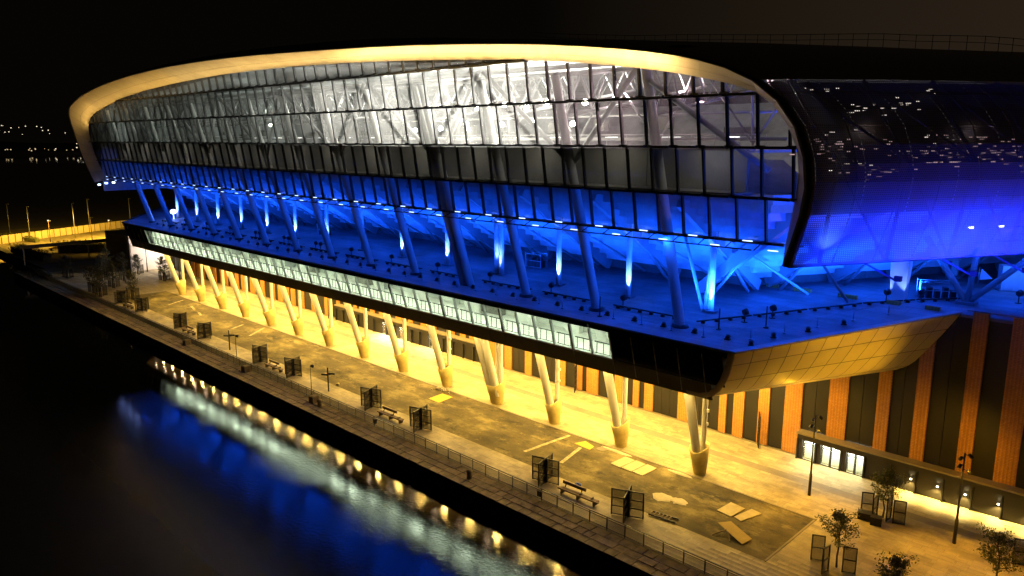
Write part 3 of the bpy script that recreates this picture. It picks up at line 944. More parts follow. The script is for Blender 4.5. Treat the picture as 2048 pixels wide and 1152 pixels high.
# gutter rail with its pedestals
GY = 60.75
def gz(y): return deck_z(y)
gut = [(-163.6 - 3, GY), (-37.4, GY)]
for k in range(13):
    xa = XK[13 - k] + 0.9; xb = XK[12 - k] - 0.9 if k < 13 else -37
    b_ = MB(); b_.box(((xa + xb) / 2, GY, gz(GY) + 0.26), (xb - xa, 0.20, 0.12)); part(b_, 'gutter_rail', M['steel_dark'])
    for q in range(6):
        b_ = MB(); b_.box((xa + (xb - xa) * (q + 0.5) / 6, GY - 0.18, gz(GY) + 0.15), (0.30, 0.26, 0.28)); part(b_, 'rail_pedestal', M['steel_dark'])
GR0 = Vector((-35.9, 60.4, 0)); GR1 = Vector((-19.2, 82.3, 0))
nseg = 5
for s in range(nseg):
    a = GR0.lerp(GR1, s / nseg + 0.004); c = GR0.lerp(GR1, (s + 1) / nseg - 0.004)
    a.z = gz(a.y) + 0.26; c.z = gz(c.y) + 0.26
    b_ = MB(); b_.beam(a, c, 0.20, 0.12); part(b_, 'gutter_rail', M['steel_dark'])
    for q in range(4):
        p = a.lerp(c, (q + 0.5) / 4)
        b_ = MB(); b_.box((p.x, p.y - 0.1, p.z - 0.11), (0.30, 0.26, 0.28)); part(b_, 'rail_pedestal', M['steel_dark'])
# fall-protection posts and wire near the deck edge
pts = []
x = -160.0
while x < -31:
    pts.append((x, 57.3)); x += 3.25
pts += [(-29.8, 59.2), (-28.2, 62.2), (-26.6, 65.2), (-24.8, 68.6), (-23.0, 72.0)]
for i, (x, y) in enumerate(pts):
    z = deck_z(y)
    b_ = MB(); b_.tube((x, y, z), (x, y, z + 1.0), 0.035, n=5); b_.tube((x, y, z), (x, y, z + 0.12), 0.16, n=6); part(b_, 'safety_post', M['galv'])
    if i:
        b_ = MB(); q = pts[i - 1]; b_.tube((q[0], q[1], deck_z(q[1]) + 0.97), (x, y, z + 0.97), 0.016, n=4, cap=False); part(b_, 'safety_wire', M['galv'])

# ---- leaning columns with concrete cones
def ring(cx, cy, z, rx, ry, n=18, tilt=0.0, wave=0.0):
    out = []
    for i in range(n):
        t = 2 * math.pi * i / n
        y = math.sin(t)
        out.append((cx + rx * math.cos(t), cy + ry * y, z + tilt * y + wave * math.cos(2 * t)))
    return out
for k, x in enumerate(XK):
    dbl = (k == 3)
    offs = (-0.55, 0.55) if dbl else (0.0,)
    c_ = MB(); wx_ = 1.45 if dbl else 1.0
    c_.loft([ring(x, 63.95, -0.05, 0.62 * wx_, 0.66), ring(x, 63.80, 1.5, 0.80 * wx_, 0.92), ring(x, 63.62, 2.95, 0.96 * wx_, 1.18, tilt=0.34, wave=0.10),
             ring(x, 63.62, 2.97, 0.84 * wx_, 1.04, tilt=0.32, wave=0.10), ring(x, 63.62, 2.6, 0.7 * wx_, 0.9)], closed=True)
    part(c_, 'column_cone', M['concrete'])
    for dx in offs:
        b_ = MB(); z1 = 38.6 - 0.0
        b_.loft([ring(x + dx, col_y(z) , z, r, r, 16) for z, r in ((1.2, 0.44), (3.2, 0.47), (11, 0.50), (16, 0.50), (24, 0.50), (32, 0.46), (z1, 0.42))], closed=True)
        part(b_, 'leaning_column', M['steel_white'])
        b_ = MB(); b_.tube((x + dx * 0.6, 64.35, 2.3), (x + dx * 0.6, 64.35, Z_S + 0.03), 0.27, n=12, cap=False); part(b_, 'cone_post', M['steel_white'])
    b_ = MB(); b_.loft([ring(x, 59.1, 15.98, 0.95, 0.75, 12), ring(x, 59.05, 16.3, 0.8, 0.62, 12), ring(x, 59.02, 16.32, 0.5, 0.5, 12)], closed=True); part(b_, 'column_collar', M['steel_dark'])
    if k % 2 == 0:
        b_ = MB(); b_.box((x + 0.36, 64.3, 6.6), (0.25, 0.2, 0.3)); b_.box((x + 0.36, 64.3, 5.2), (0.2, 0.2, 0.25)); part(b_, 'column_spotlight', M['steel_white'])

# downlights in the soffit and their light
for k in range(27):
    x = -36.0 - 4.88 * k
    b_ = MB(); b_.tube((x, 66.8, Z_S - 0.02), (x, 66.8, Z_S - 0.10), 0.20, n=10); part(b_, 'downlight', E['down'])
    lamp('AREA', (x, 66.8, Z_S - 0.14), (x, 67.0, 0), L_SOFFIT, WARM, 0.35, name='soffit_downlight')
    b_ = MB(); b_.tube((x, 56.9, Z_S - 0.02), (x, 56.9, Z_S - 0.10), 0.09, n=10); part(b_, 'downlight', E['down'])
    lamp('AREA', (x, 58.4, Z_S - 0.14), (x, 62.5, 0), L_SOFFIT * 0.25, WARM, 0.3, name='soffit_downlight')
    if k % 2 == 0:
        lamp('AREA', (x - 1.2, 72.2, Z_S - 0.14), (x - 1.2, 73.2, 0), L_SOFFIT * 0.75, WARM, 0.35, name='soffit_downlight')
        b_ = MB(); b_.tube((x - 1.2, 72.2, Z_S - 0.02), (x - 1.2, 72.2, Z_S - 0.10), 0.16, n=10); part(b_, 'downlight', E['down'])

# ---- inner row of posts on the deck, each with an uplight
for k, x in enumerate(XK):
    z0 = deck_z(64.4)
    offs = (-0.45, 0.45) if k == 3 else (0.0,)
    for dx in offs:
        b_ = MB(); b_.tube((x + dx, 64.4, z0), (x + dx, 64.4, 24.4), 0.30, n=12); part(b_, 'deck_post', M['steel_white'])
        b_ = MB(); b_.box((x + dx, 64.4, z0 + 0.08), (1.15, 1.0, 0.18)); part(b_, 'post_plinth', M['membrane'])
    lamp('SPOT', (x + 0.40, 63.75, z0 + 0.25), (x + 0.10, 64.30, z0 + 4.2), L_COL * 0.8, (0.22, 0.42, 1.0), 0.04, spot=34, blend=0.8, name='post_uplight')

# ---- raking stand underside: stepped precast units and raker beams, along both runs
P0 = Vector((-29.1, 55.9, 0)); NV = Vector((-0.884, 0.468, 0)); Y_F = 58.0
def corner_x(o):
    t = (Y_F + o - P0.y - NV.y * o) / D1.y
    p = P0 + D1 * t + NV * o
    return p.x, t
steps = []
o_ = 0.0; z_ = 28.6
NS = 12
for i in range(NS):
    steps.append((o_, o_ + 1.35, z_ - 0.82)); o_ += 1.35; z_ -= 0.82
bays = [-176.0] + [XK[13 - k] for k in range(14)]
for i in range(len(bays)):
    for (oa, ob_, zz) in steps:
        xa = bays[i]; xb = bays[i + 1] if i + 1 < len(bays) else None
        if xb is None:
            xa0, xa1 = xa, xa
            e0, e1 = corner_x(oa)[0], corner_x(ob_)[0]
            if e0 <= xa + 0.1 and e1 <= xa + 0.1: continue
            e0, e1 = max(e0, xa + 0.05), max(e1, xa + 0.05)
        else:
            e0, e1 = min(xb - 0.05, corner_x(oa)[0]), min(xb - 0.05, corner_x(ob_)[0])
            if e0 <= xa + 0.2 or e1 <= xa + 0.2: continue
        b_ = MB(); b_.poly_prism([(xa, Y_F + oa, zz), (e0, Y_F + oa, zz), (e1, Y_F + ob_ + 0.25, zz), (xa, Y_F + ob_ + 0.25, zz)][::-1], (0, 0, 0.80)); part(b_, 'terrace_unit', M['precast'])
for s in range(8):
    t0 = s * 7.5; t1 = t0 + 7.45
    for (oa, ob_, zz) in steps:
        ta, tb = max(t0, corner_x(oa)[1]), max(t0, corner_x(ob_)[1])
        if ta >= t1 - 0.1 or tb >= t1 - 0.1: continue
        q = lambda t, o: tuple(P0 + D1 * t + NV * o + Vector((0, 0, zz)))
        b_ = MB(); b_.poly_prism([q(ta, oa), q(t1, oa), q(t1, ob_ + 0.25), q(tb, ob_ + 0.25)][::-1], (0, 0, 0.80)); part(b_, 'terrace_unit', M['precast'])
def raker(xy0, dirv):
    a = Vector((xy0[0], xy0[1], 27.6)) + dirv * 0.3; c = Vector((xy0[0], xy0[1], 17.9)) + dirv * 15.8
    b_ = MB(); b_.beam(a, c, 0.55, 1.15); part(b_, 'raker_beam', M['steel_grey'])
    p = Vector((xy0[0], xy0[1], 24.2)) + dirv * 6.4; q = Vector((xy0[0], xy0[1], 17.5)) + dirv * 13.8
    b_ = MB(); b_.tube(p, q, 0.17, n=8); part(b_, 'raker_strut', M['steel_grey'])
for k, x in enumerate(XK):
    raker((x, Y_F), Vector((0, 1, 0)))
    b_ = MB(); b_.tube((x + 0.5, 65.0, 24.0), (x + 5.6, 73.4, 17.8), 0.13, n=8); part(b_, 'brace', M['steel_grey'])
for s in range(7):
    p = P0 + D1 * (6 + s * 8.0)
    raker((p.x, p.y), NV)
# back wall of the deck
def corner_wall(o): return corner_x(o)
cx, ct = corner_x(16.4)
nb = 14
for i in range(nb):
    xa = -190 + (cx + 190) * i / nb; xb = -190 + (cx + 190) * (i + 1) / nb
    b_ = MB(); b_.box(((xa + xb) / 2, Y_F + 16.5, 18.6), (xb - xa - 0.05, 0.2, 4.2)); part(b_, 'back_wall_panel', M['concrete_dark'])
for i in range(10):
    a = P0 + D1 * (ct + i * 5.0) + NV * 16.5; c = P0 + D1 * (ct + i * 5 + 4.95) + NV * 16.5
    b_ = MB(); b_.beam((a.x, a.y, 19.3), (c.x, c.y, 19.3), 0.2, 4.6); part(b_, 'back_wall_panel', M['concrete_dark'])
# posts of the corner run
for (x, y, r) in ((-40.58 + 0.2, 77.0, 0.42), (-34.2, 86.0, 0.35), (-23.9, 95.5, 0.35)):
    b_ = MB(); b_.box((x, y, 20.5), (r * 1.7, r * 1.7, 6.2)); part(b_, 'deck_post', M['steel_white'])
    b_ = MB(); b_.box((x, y, 17.72), (1.5, 1.3, 0.25)); part(b_, 'post_plinth', M['membrane'])
# wide tapering lit pier on the right of the deck
b_ = MB()
def sq(cx, cy, z, wx, wy): return [(cx - wx, cy - wy, z), (cx + wx, cy - wy, z), (cx + wx, cy + wy, z), (cx - wx, cy + wy, z)]
b_.loft([sq(-23.9, 77.2, 17.5, 0.62, 0.45), sq(-23.9, 77.2, 21.0, 0.80, 0.5), sq(-23.9, 77.2, 24.5, 0.95, 0.5)], closed=True, smooth=False); part(b_, 'tapered_pier', M['steel_white'])
lamp('SPOT', (-22.6, 75.7, 17.9), (-23.8, 77.2, 20.6), 500, (0.25, 0.45, 1.0), 0.05, spot=42, blend=0.8, name='pier_uplight')
lamp('SPOT', (-25.3, 75.9, 17.9), (-24.0, 77.2, 20.6), 500, (0.25, 0.45, 1.0), 0.05, spot=42, blend=0.8, name='pier_uplight')
# branching support at the far right
vb = Vector((-18.8, 80.4, 17.6))
for tgt, r in (((-24.6, 82.6, 25.0), 0.32), ((-18.3, 80.8, 26.0), 0.30), ((-11.2, 84.0, 26.0), 0.32)):
    b_ = MB(); b_.tube(vb + Vector((0, 0, 0.1)), tgt, r * 0.85, r, n=12); part(b_, 'branching_column', M['steel_grey'])
b_ = MB(); b_.box((vb.x, vb.y, 17.72), (1.6, 1.4, 0.3)); part(b_, 'post_plinth', M['membrane'])
# pair of leaning struts at the corner post
b_ = MB(); b_.tube((-37.2, 64.2, 16.6), (-36.6, 64.6, 25.2), 0.24, n=10); part(b_, 'deck_post', M['steel_grey'])
b_ = MB(); b_.tube((-37.5, 64.3, 16.6), (-41.2, 66.0, 24.4), 0.16, n=10); part(b_, 'raker_strut', M['steel_white'])
b_ = MB(); b_.tube((-29.5, 66.0, 25.5), (-26.5, 71.5, 18.0), 0.14, n=8); part(b_, 'raker_strut', M['steel_grey'])

# ---- the arched mouth: outer and inner edges
OUT = [(-178.6, 53.3, 23.9), (-179.2, 51.9, 28.6), (-178.2, 50.4, 33.8), (-175.7, 49.0, 38.3), (-170.0, 48.5, 40.1), (-158.0, 47.95, 41.75), (-140.6, 47.6, 43.0),
       (-120.7, 47.45, 43.6), (-100.6, 47.45, 43.5), (-81.7, 47.6, 42.9), (-63.0, 47.9, 42.05), (-49.2, 48.15, 41.1), (-40.9, 48.4, 40.3), (-33.9, 48.7, 39.35),
       (-29.8, 48.95, 38.45), (-27.2, 49.2, 37.55), (-25.05, 49.6, 36.3), (-23.75, 50.0, 34.85), (-22.95, 50.5, 33.3), (-22.6, 51.1, 31.2), (-22.75, 51.75, 29.1), (-23.5, 52.45, 26.8), (-24.7, 53.35, 23.8)]
INN = [(-176.9, 55.2, 24.4), (-177.2, 53.9, 28.6), (-176.3, 52.8, 32.3), (-173.5, 51.8, 35.8), (-166.8, 51.1, 37.9), (-151.8, 50.6, 39.9), (-135.0, 50.2, 41.1),
       (-115.7, 50.0, 41.75), (-98.7, 49.9, 41.9), (-81.5, 50.0, 41.6), (-66.2, 50.2, 41.0), (-51.5, 50.5, 40.1), (-42.8, 50.7, 39.3), (-35.4, 51.0, 38.3),
       (-31.1, 51.2, 37.5), (-27.9, 51.5, 36.7), (-26.1, 51.75, 35.9), (-25.1, 52.0, 34.8), (-24.3, 52.45, 33.4), (-23.9, 52.85, 31.9), (-24.0, 53.4, 30.3), (-24.4, 53.95, 28.4), (-25.3, 54.9, 25.2)]
def catmull(P, n):
    """resample evenly by arc length through a Catmull-Rom curve"""
    dense = []
    for i in range(len(P) - 1):
        p0 = Vector(P[max(0, i - 1)]); p1 = Vector(P[i]); p2 = Vector(P[i + 1]); p3 = Vector(P[min(len(P) - 1, i + 2)])
        for s in range(16):
            t = s / 16
            dense.append(0.5 * ((2 * p1) + (p2 - p0) * t + (2 * p0 - 5 * p1 + 4 * p2 - p3) * t * t + (3 * p1 - p0 - 3 * p2 + p3) * t ** 3))
    dense.append(Vector(P[-1]))
    return dense
def resample(dense, n):
    acc = [0.0]
    for a, c in zip(dense[:-1], dense[1:]): acc.append(acc[-1] + (c - a).length)
    out = []; j = 0
    for i in range(n + 1):
        s = acc[-1] * i / n
        while j < len(acc) - 2 and acc[j + 1] < s: j += 1
        t = (s - acc[j]) / max(1e-9, acc[j + 1] - acc[j])
        out.append(dense[j].lerp(dense[j + 1], t))
    return out
od = catmull(OUT, 0); idn = catmull(INN, 0)
NT = 84
# pair the curves point by point (same segment index and parameter)
accs = [0.0]
for a, c in zip(od[:-1], od[1:]): accs.append(accs[-1] + (c - a).length)
pair_o, pair_i = [], []
j = 0
for i in range(NT + 1):
    s = accs[-1] * i / NT
    while j < len(accs) - 2 and accs[j + 1] < s: j += 1
    t = (s - accs[j]) / max(1e-9, accs[j + 1] - accs[j])
    pair_o.append(od[j].lerp(od[j + 1], t)); pair_i.append(idn[j].lerp(idn[j + 1], t))
def trim_pt(i, v):
    a, c = pair_o[i], pair_i[i]
    p = a.lerp(c, v)
    # shallow curl of the reveal
    nrm = Vector((0, 0, 1)) if True else None
    return p
mb = MB()
mb.loft([[tuple(p.lerp(q, v) + (p - Vector((-101, p.y, 32))).normalized() * 0.10) for p, q in zip(pair_o, pair_i)] for v in (0.0, 0.5, 1.0)])
part(mb, 'arch_backing', M['trim_back'])
for i in range(NT):
    for (v0, v1) in ((0.02, 0.56), (0.575, 0.99)):
        b_ = MB(); e = 0.012
        a0 = pair_o[i].lerp(pair_o[i + 1], e); a1 = pair_o[i].lerp(pair_o[i + 1], 1 - e)
        c0 = pair_i[i].lerp(pair_i[i + 1], e); c1 = pair_i[i].lerp(pair_i[i + 1], 1 - e)
        pts = [a0.lerp(c0, v0), a1.lerp(c1, v0), a1.lerp(c1, v1), a0.lerp(c0, v1)]
        b_.poly_prism([tuple(p) for p in pts], tuple((pts[0] - Vector((-101, pts[0].y, 32))).normalized() * 0.06))
        part(b_, 'arch_panel', M['trim'])
# dark rim round the outside of the mouth
mb = MB()
cen = Vector((-101, 0, 32))
def outv(p): 
    v = Vector((p.x + 101, 0, p.z - 32)); v.x *= 0.25 if abs(v.x) < 60 else 1.0
    return v.normalized()
r0 = [p for p in pair_o]
def rim_w(p): return 0.55 if p.x > -30 else (0.30 if p.x > -60 else 0.22)
mb.loft([[tuple(p) for p in r0], [tuple(p + Vector((0, -0.12, 0))) for p in r0], [tuple(p + outv(p) * rim_w(p) + Vector((0, -0.10, 0))) for p in r0], [tuple(p + outv(p) * rim_w(p) + Vector((0, 0.5, 0))) for p in r0]])
part(mb, 'arch_rim', M['steel_black'])

# ---- shell: roof over the mouth and perforated wall to the right
def sweep_dir(p):
    # right-hand points run along D1, the crown runs straight back, the left end mirrors
    if p.x > -36: w = 1.0
    elif p.x > -74: w = (p.x + 74) / 38.0
    elif p.x < -150: w = -min(1.0, (-150 - p.x) / 24.0)
    else: w = 0.0
    if w >= 0: return Vector((0.468 * w, 1.0 - 0.116 * w, 0)).normalized()
    return Vector((0.6 * w, 1.0, 0)).normalized()
def rise(p, s):
    k = max(0.0, min(1.0, (p.z - 34.5) / 4.5))
    k = max(k, 0.0)
    kn = [(-80, 1.2), (-65, 0.72), (-50, 0.42), (-36, 0.28), (-20, 0.24)]
    f = 1.2 if p.x < -80 else 0.24
    for (xa, fa), (xb, fb) in zip(kn[:-1], kn[1:]):
        if xa <= p.x <= xb: f = fa + (fb - fa) * (p.x - xa) / (xb - xa)
    kk = (k if p.x > -60 else 1.0) * f
    if p.x < -160: kk = max(0.0, min(1.0, (p.z - 36) / 4.0))
    prof = [(0, 0), (1.5, 0.55), (4, 1.05), (10, 1.75), (20, 2.6), (35, 3.4), (60, 4.2)]
    for (a, h0), (c, h1) in zip(prof[:-1], prof[1:]):
        if s <= c: return kk * (h0 + (h1 - h0) * (s - a) / (c - a))
    return kk * 4.2
rim_o = [p + outv(p) * rim_w(p) + Vector((0, 0.0, 0)) for p in pair_o]
SS = [0, 1.5, 4, 10, 20, 35, 60]
def shell_pt(p, s): 
    return p + sweep_dir(p) * s + Vector((0, 0, rise(p, s)))
# index where the perforated wall begins (right side, below the shoulder)
i_perf = next(i for i, p in enumerate(pair_o) if p.x > -27 and p.z < 37.4)
roof_cols = list(range(0, i_perf + 1))
# roof sheets: one part per strip of six bays
for a in range(0, i_perf, 6):
    c = min(i_perf, a + 6)
    b_ = MB(); b_.loft([[tuple(shell_pt(rim_o[i], s)) for i in range(a, c + 1)] for s in SS], smooth=True)
    part(b_, 'roof_sheet', M['roof'])
# perforated panels: ten rows by twelve columns
wall_idx = [rim_o[i] for i in range(i_perf, NT + 1)]
wr = resample(wall_idx, 11)
W = 3.7
for rI in range(11):
    pa, pb = wr[rI], wr[rI + 1]
    hgt = (pb - pa).length
    vofs = sum((wr[q + 1] - wr[q]).length for q in range(rI))
    for cI in range(14):
        s0 = cI * W + 0.015; s1 = (cI + 1) * W - 0.015
        g = 0.012 / hgt
        q0, q1 = pa.lerp(pb, g), pa.lerp(pb, 1 - g)
        A, B_, C_, D_ = shell_pt(q0, s0), shell_pt(q0, s1), shell_pt(q1, s1), shell_pt(q1, s0)
        b_ = MB()
        uv = [(s0, -vofs), (s1, -vofs), (s1, -vofs - hgt), (s0, -vofs - hgt)]
        b_.face([A, B_, C_, D_], uv=uv)
        # folded edges give the sheet its depth
        inn = Vector((-0.884, 0.468, 0)) * 0.07
        for e0, e1 in ((A, B_), (B_, C_), (C_, D_), (D_, A)):
            b_.face([e0, e1, e1 + inn, e0 + inn], uv=[(0.085, 0.0)] * 4)
        part(b_, 'mesh_panel', M['perf'])
# steel frame behind the mesh
INW = Vector((-0.884, 0.468, 0))
for s in range(9):
    t = 3.0 + s * 6.2
    top = shell_pt(wr[0], t) + INW * 0.8; midp = shell_pt(wr[5], t) + INW * 0.9; bot = shell_pt(wr[11], t) + INW * 0.5
    for a, c in ((top, midp), (midp, bot)):
        b_ = MB(); b_.tube(a, c, 0.16, n=8); part(b_, 'frame_post', M['steel_dark'])
    nt_ = shell_pt(wr[5], t + 6.2) + INW * 0.9
    b_ = MB(); b_.tube(top, nt_, 0.12, n=6); part(b_, 'frame_brace', M['steel_dark'])
    nb_ = shell_pt(wr[11], t + 6.2) + INW * 0.6
    b_ = MB(); b_.tube(midp, nb_, 0.12, n=6); part(b_, 'frame_brace', M['steel_dark'])
# added dark backing behind the mesh, so the interior reads as unlit
for c_i in range(12):
    for r_i in range(0, 8, 2):
        b_ = MB()
        b_.loft([[tuple(shell_pt(wr[q], t) + INW * 2.6) for t in (2.4 + c_i * 4.4, 2.4 + c_i * 4.4 + 4.35)] for q in (r_i, r_i + 1, r_i + 2)], smooth=True)
        part(b_, 'dark_backing', M['clad'])
# bottom closing edge of the mesh wall
b_ = MB(); a = shell_pt(wr[11], 0.0) ; c = shell_pt(wr[11], 52.0)
b_.beam(a + INW * 0.35, c + INW * 0.35, 0.7, 0.12); part(b_, 'mesh_sill', M['steel_dark'])
# arms with lamps under the mesh
for t in (7.0, 14.5, 20.0, 27.0):
    p = shell_pt(wr[11], t)
    q = p + Vector((0.5, 0.2, -1.5)) + D1 * 2.2
    b_ = MB(); b_.beam(p + INW * 0.5, q, 0.14, 0.14); b_.box(q + Vector((0.1, 0, 0.2)), (0.5, 0.4, 0.4)); part(b_, 'lamp_arm', M['steel_dark'])
# blue lamps on arms outside the mesh, washing up its face
MESH_BLUE = (0.003, 0.018, 1.0)
for t, pw in ((3.0, 900), (7.0, 1100), (11.0, 1500), (15.0, 1700), (19.0, 1300), (23.0, 1500), (27.0, 1700), (32.0, 1700)):
    p = shell_pt(wr[11], t) - INW * 4.2 + Vector((0, 0, -2.2))
    tgt = shell_pt(wr[10], t + 1.2)
    lamp('SPOT', tuple(p), tuple(tgt), pw * 15.0, MESH_BLUE, 0.10, spot=92, blend=1.0, name='mesh_wash_light')
p = shell_pt(wr[10], 2.2) - INW * 1.2 + Vector((0, 0, -0.8))
lamp('SPOT', tuple(p), tuple(shell_pt(wr[9], 2.6)), 1500, (0.05, 0.16, 1.0), 0.05, spot=75, blend=1.0, name='mesh_wash_light')
for t in (3.0, 10.0, 17.0, 24.0, 31.0):
    p = shell_pt(wr[10], t) + INW * 0.9
    lamp('AREA', tuple(p), tuple(p + INW * 3 + Vector((0, 0, 1.0))), 900, BLUE, 0.6, name='mesh_lamp_light')
for t in (16.2, 19.3, 24.9):
    p = shell_pt(wr[9], t) + INW * 0.5
    b_ = MB(); b_.box(p, (0.3, 0.3, 0.14)); part(b_, 'mesh_lamp', E['mesh_lamp'])
for t in (4, 9, 14, 19, 24, 29):    # blue floods on the deck aimed under the stand
    g = GR0.lerp(GR1, t / 29.0)
    lamp('AREA', (g.x - 0.4, g.y + 0.4, gz(g.y) + 1.0), (g.x - 7.0, g.y + 3.7, 24.5), 1500, BLUE, 0.5, spread=130, name='deck_flood_light')

# ---- glass rows
ROWS = [  # bottom z, top z, bottom y, top y
    (25.1, 28.62, 55.00, 54.45), (28.62, 32.40, 53.85, 53.27), (32.40, 36.20, 52.70, 52.12), (36.20, 39.85, 51.55, 51.0), (39.85, 43.0, 50.45, 49.98)]
arch2d = [(p.x, p.z) for p in resample(idn, 90)]
def clip(poly, cl):
    def inside(p, a, b): return (b[0] - a[0]) * (p[1] - a[1]) - (b[1] - a[1]) * (p[0] - a[0]) >= -1e-9
    area = sum(cl[i][0] * cl[(i + 1) % len(cl)][1] - cl[(i + 1) % len(cl)][0] * cl[i][1] for i in range(len(cl)))
    c = cl if area > 0 else cl[::-1]
    out = poly
    for i in range(len(c)):
        a, b = c[i], c[(i + 1) % len(c)]
        inp, out = out, []
        for j in range(len(inp)):
            p, q = inp[j], inp[(j + 1) % len(inp)]
            ip, iq = inside(p, a, b), inside(q, a, b)
            if ip != iq:
                d = (b[0] - a[0]) * (q[1] - p[1]) - (b[1] - a[1]) * (q[0] - p[0])
                t = ((b[1] - a[1]) * (p[0] - a[0]) - (b[0] - a[0]) * (p[1] - a[1])) / d if abs(d) > 1e-12 else 0
                X = (p[0] + (q[0] - p[0]) * t, p[1] + (q[1] - p[1]) * t)
                if ip: out.append(X)
                else: out.append(X)
            if iq: out.append(q)
        if not out: return []
    return out
def hull_convex(pts):
    pts = sorted(set(pts))
    def half(ps):
        h = []
        for p in ps:
            while len(h) > 1 and (h[-1][0] - h[-2][0]) * (p[1] - h[-2][1]) - (h[-1][1] - h[-2][1]) * (p[0] - h[-2][0]) <= 0: h.pop()
            h.append(p)
        return h
    a = half(pts); b = half(pts[::-1]); return a[:-1] + b[:-1]
ARCH = hull_convex(arch2d)
def arch_x_range(z):
    xs = []
    n = len(ARCH)
    for i in range(n):
        a, b = ARCH[i], ARCH[(i + 1) % n]
        if (a[1] - z) * (b[1] - z) <= 0 and abs(a[1] - b[1]) > 1e-9:
            xs.append(a[0] + (b[0] - a[0]) * (z - a[1]) / (b[1] - a[1]))
    return (min(xs), max(xs)) if len(xs) >= 2 else None
def arch_z_range(x):
    zs = []
    n = len(ARCH)
    for i in range(n):
        a, b = ARCH[i], ARCH[(i + 1) % n]
        if (a[0] - x) * (b[0] - x) <= 0 and abs(a[0] - b[0]) > 1e-9:
            zs.append(a[1] + (b[1] - a[1]) * (x - a[0]) / (b[0] - a[0]))
    return (min(zs), max(zs)) if len(zs) >= 2 else None
GX0 = XK[0] + 5 * PITCH + 0.05
gxs = [GX0 - PITCH * i for i in range(64)]
bracket_me = None
bk = MB(); bk.box((0, -0.25, 0.0), (0.10, 0.7, 0.12)); bk.box((0.35, -0.30, 0.10), (0.70, 0.22, 0.12)); bracket_me = bk.mesh('bracket', M['steel_black'])
n_pane = 0
for rI, (z0, z1, y0, y1) in enumerate(ROWS):
    def yy(z): return y0 + (y1 - y0) * (z - z0) / (z1 - z0)
    for i in range(63):
        xb, xa = gxs[i], gxs[i + 1]
        poly = clip([(xa + 0.04, z0 + 0.05), (xb - 0.04, z0 + 0.05), (xb - 0.04, z1 - 0.02), (xa + 0.04, z1 - 0.02)], ARCH)
        if len(poly) >= 3:
            ar = abs(sum(poly[q][0] * poly[(q + 1) % len(poly)][1] - poly[(q + 1) % len(poly)][0] * poly[q][1] for q in range(len(poly)))) / 2
            if ar > 0.35:
                b_ = MB(); b_.face([(p[0], yy(p[1]), p[1]) for p in poly])
                part(b_, 'glass_pane', M['glass'])
    for i in range(64):
        x = gxs[i]
        zr = arch_z_range(x)
        if not zr: continue
        a, c = max(z0, zr[0]), min(z1, zr[1])
        if c - a < 0.4: continue
        b_ = MB(); wd = 0.075
        b_.poly_prism([(x - wd, yy(a) - 0.07, a), (x + wd, yy(a) - 0.07, a), (x + wd, yy(c) - 0.07, c), (x - wd, yy(c) - 0.07, c)], (0, 0.30, 0))
        part(b_, 'mullion', M['steel_black'])
        if rI > 0 and z0 > zr[0] + 0.1 and z0 < zr[1] - 0.3 or rI == 0:
            part_inst('bracket', bracket_me, (x, y0 - 0.05, z0 - 0.02))
    xr = arch_x_range(z0 + 0.01) if rI > 0 else (-176.4, -25.4)
    if xr:
        nseg = 8
        for s in range(nseg):
            xa = xr[0] + (xr[1] - xr[0]) * s / nseg; xb = xr[0] + (xr[1] - xr[0]) * (s + 1) / nseg
            b_ = MB(); b_.box(((xa + xb) / 2, y0 + 0.20, z0 - 0.02), (xb - xa - 0.01, 0.62, 0.20)); part(b_, 'glass_rail', M['steel_black'])
# light tube and strip lamps along the bottom of the glass
for s in range(16):
    xa = -176 + (176 - 27.5) * s / 16; xb = xa + (176 - 27.5) / 16
    b_ = MB(); b_.tube((xa, 53.9, 24.62), (xb - 0.02, 53.9, 24.62), 0.06, n=6); part(b_, 'lamp_tube', M['steel_dark'])
for i in range(62):
    x = gxs[i] - 0.4
    b_ = MB(); b_.tube((x, 54.9, 25.0), (x, 53.9, 24.62), 0.045, n=5); part(b_, 'tube_arm', M['steel_dark'])
    b_ = MB()
    if i % 2: b_.box((x - 0.9, 54.55, 25.22), (0.80, 0.10, 0.06))
    else: b_.box((x - 0.9, 53.9, 24.74), (0.80, 0.10, 0.06))
    part(b_, 'strip_light', E['strip'])
for i, (x, y, z) in enumerate(((-178.0, 54.0, 23.4), (-173.5, 54.0, 23.9), (-169.0, 54.0, 24.2))):
    b_ = MB(); b_.box((x, y, z), (0.5, 0.4, 0.3)); part(b_, 'end_lamp', E['bluelamp'])
lamp('SPOT', (-178.0, 53.6, 23.1), (-200, 49.5, 0), 3200, (0.22, 0.42, 1.0), 0.2, spot=80, blend=0.8, name='end_lamp_light')

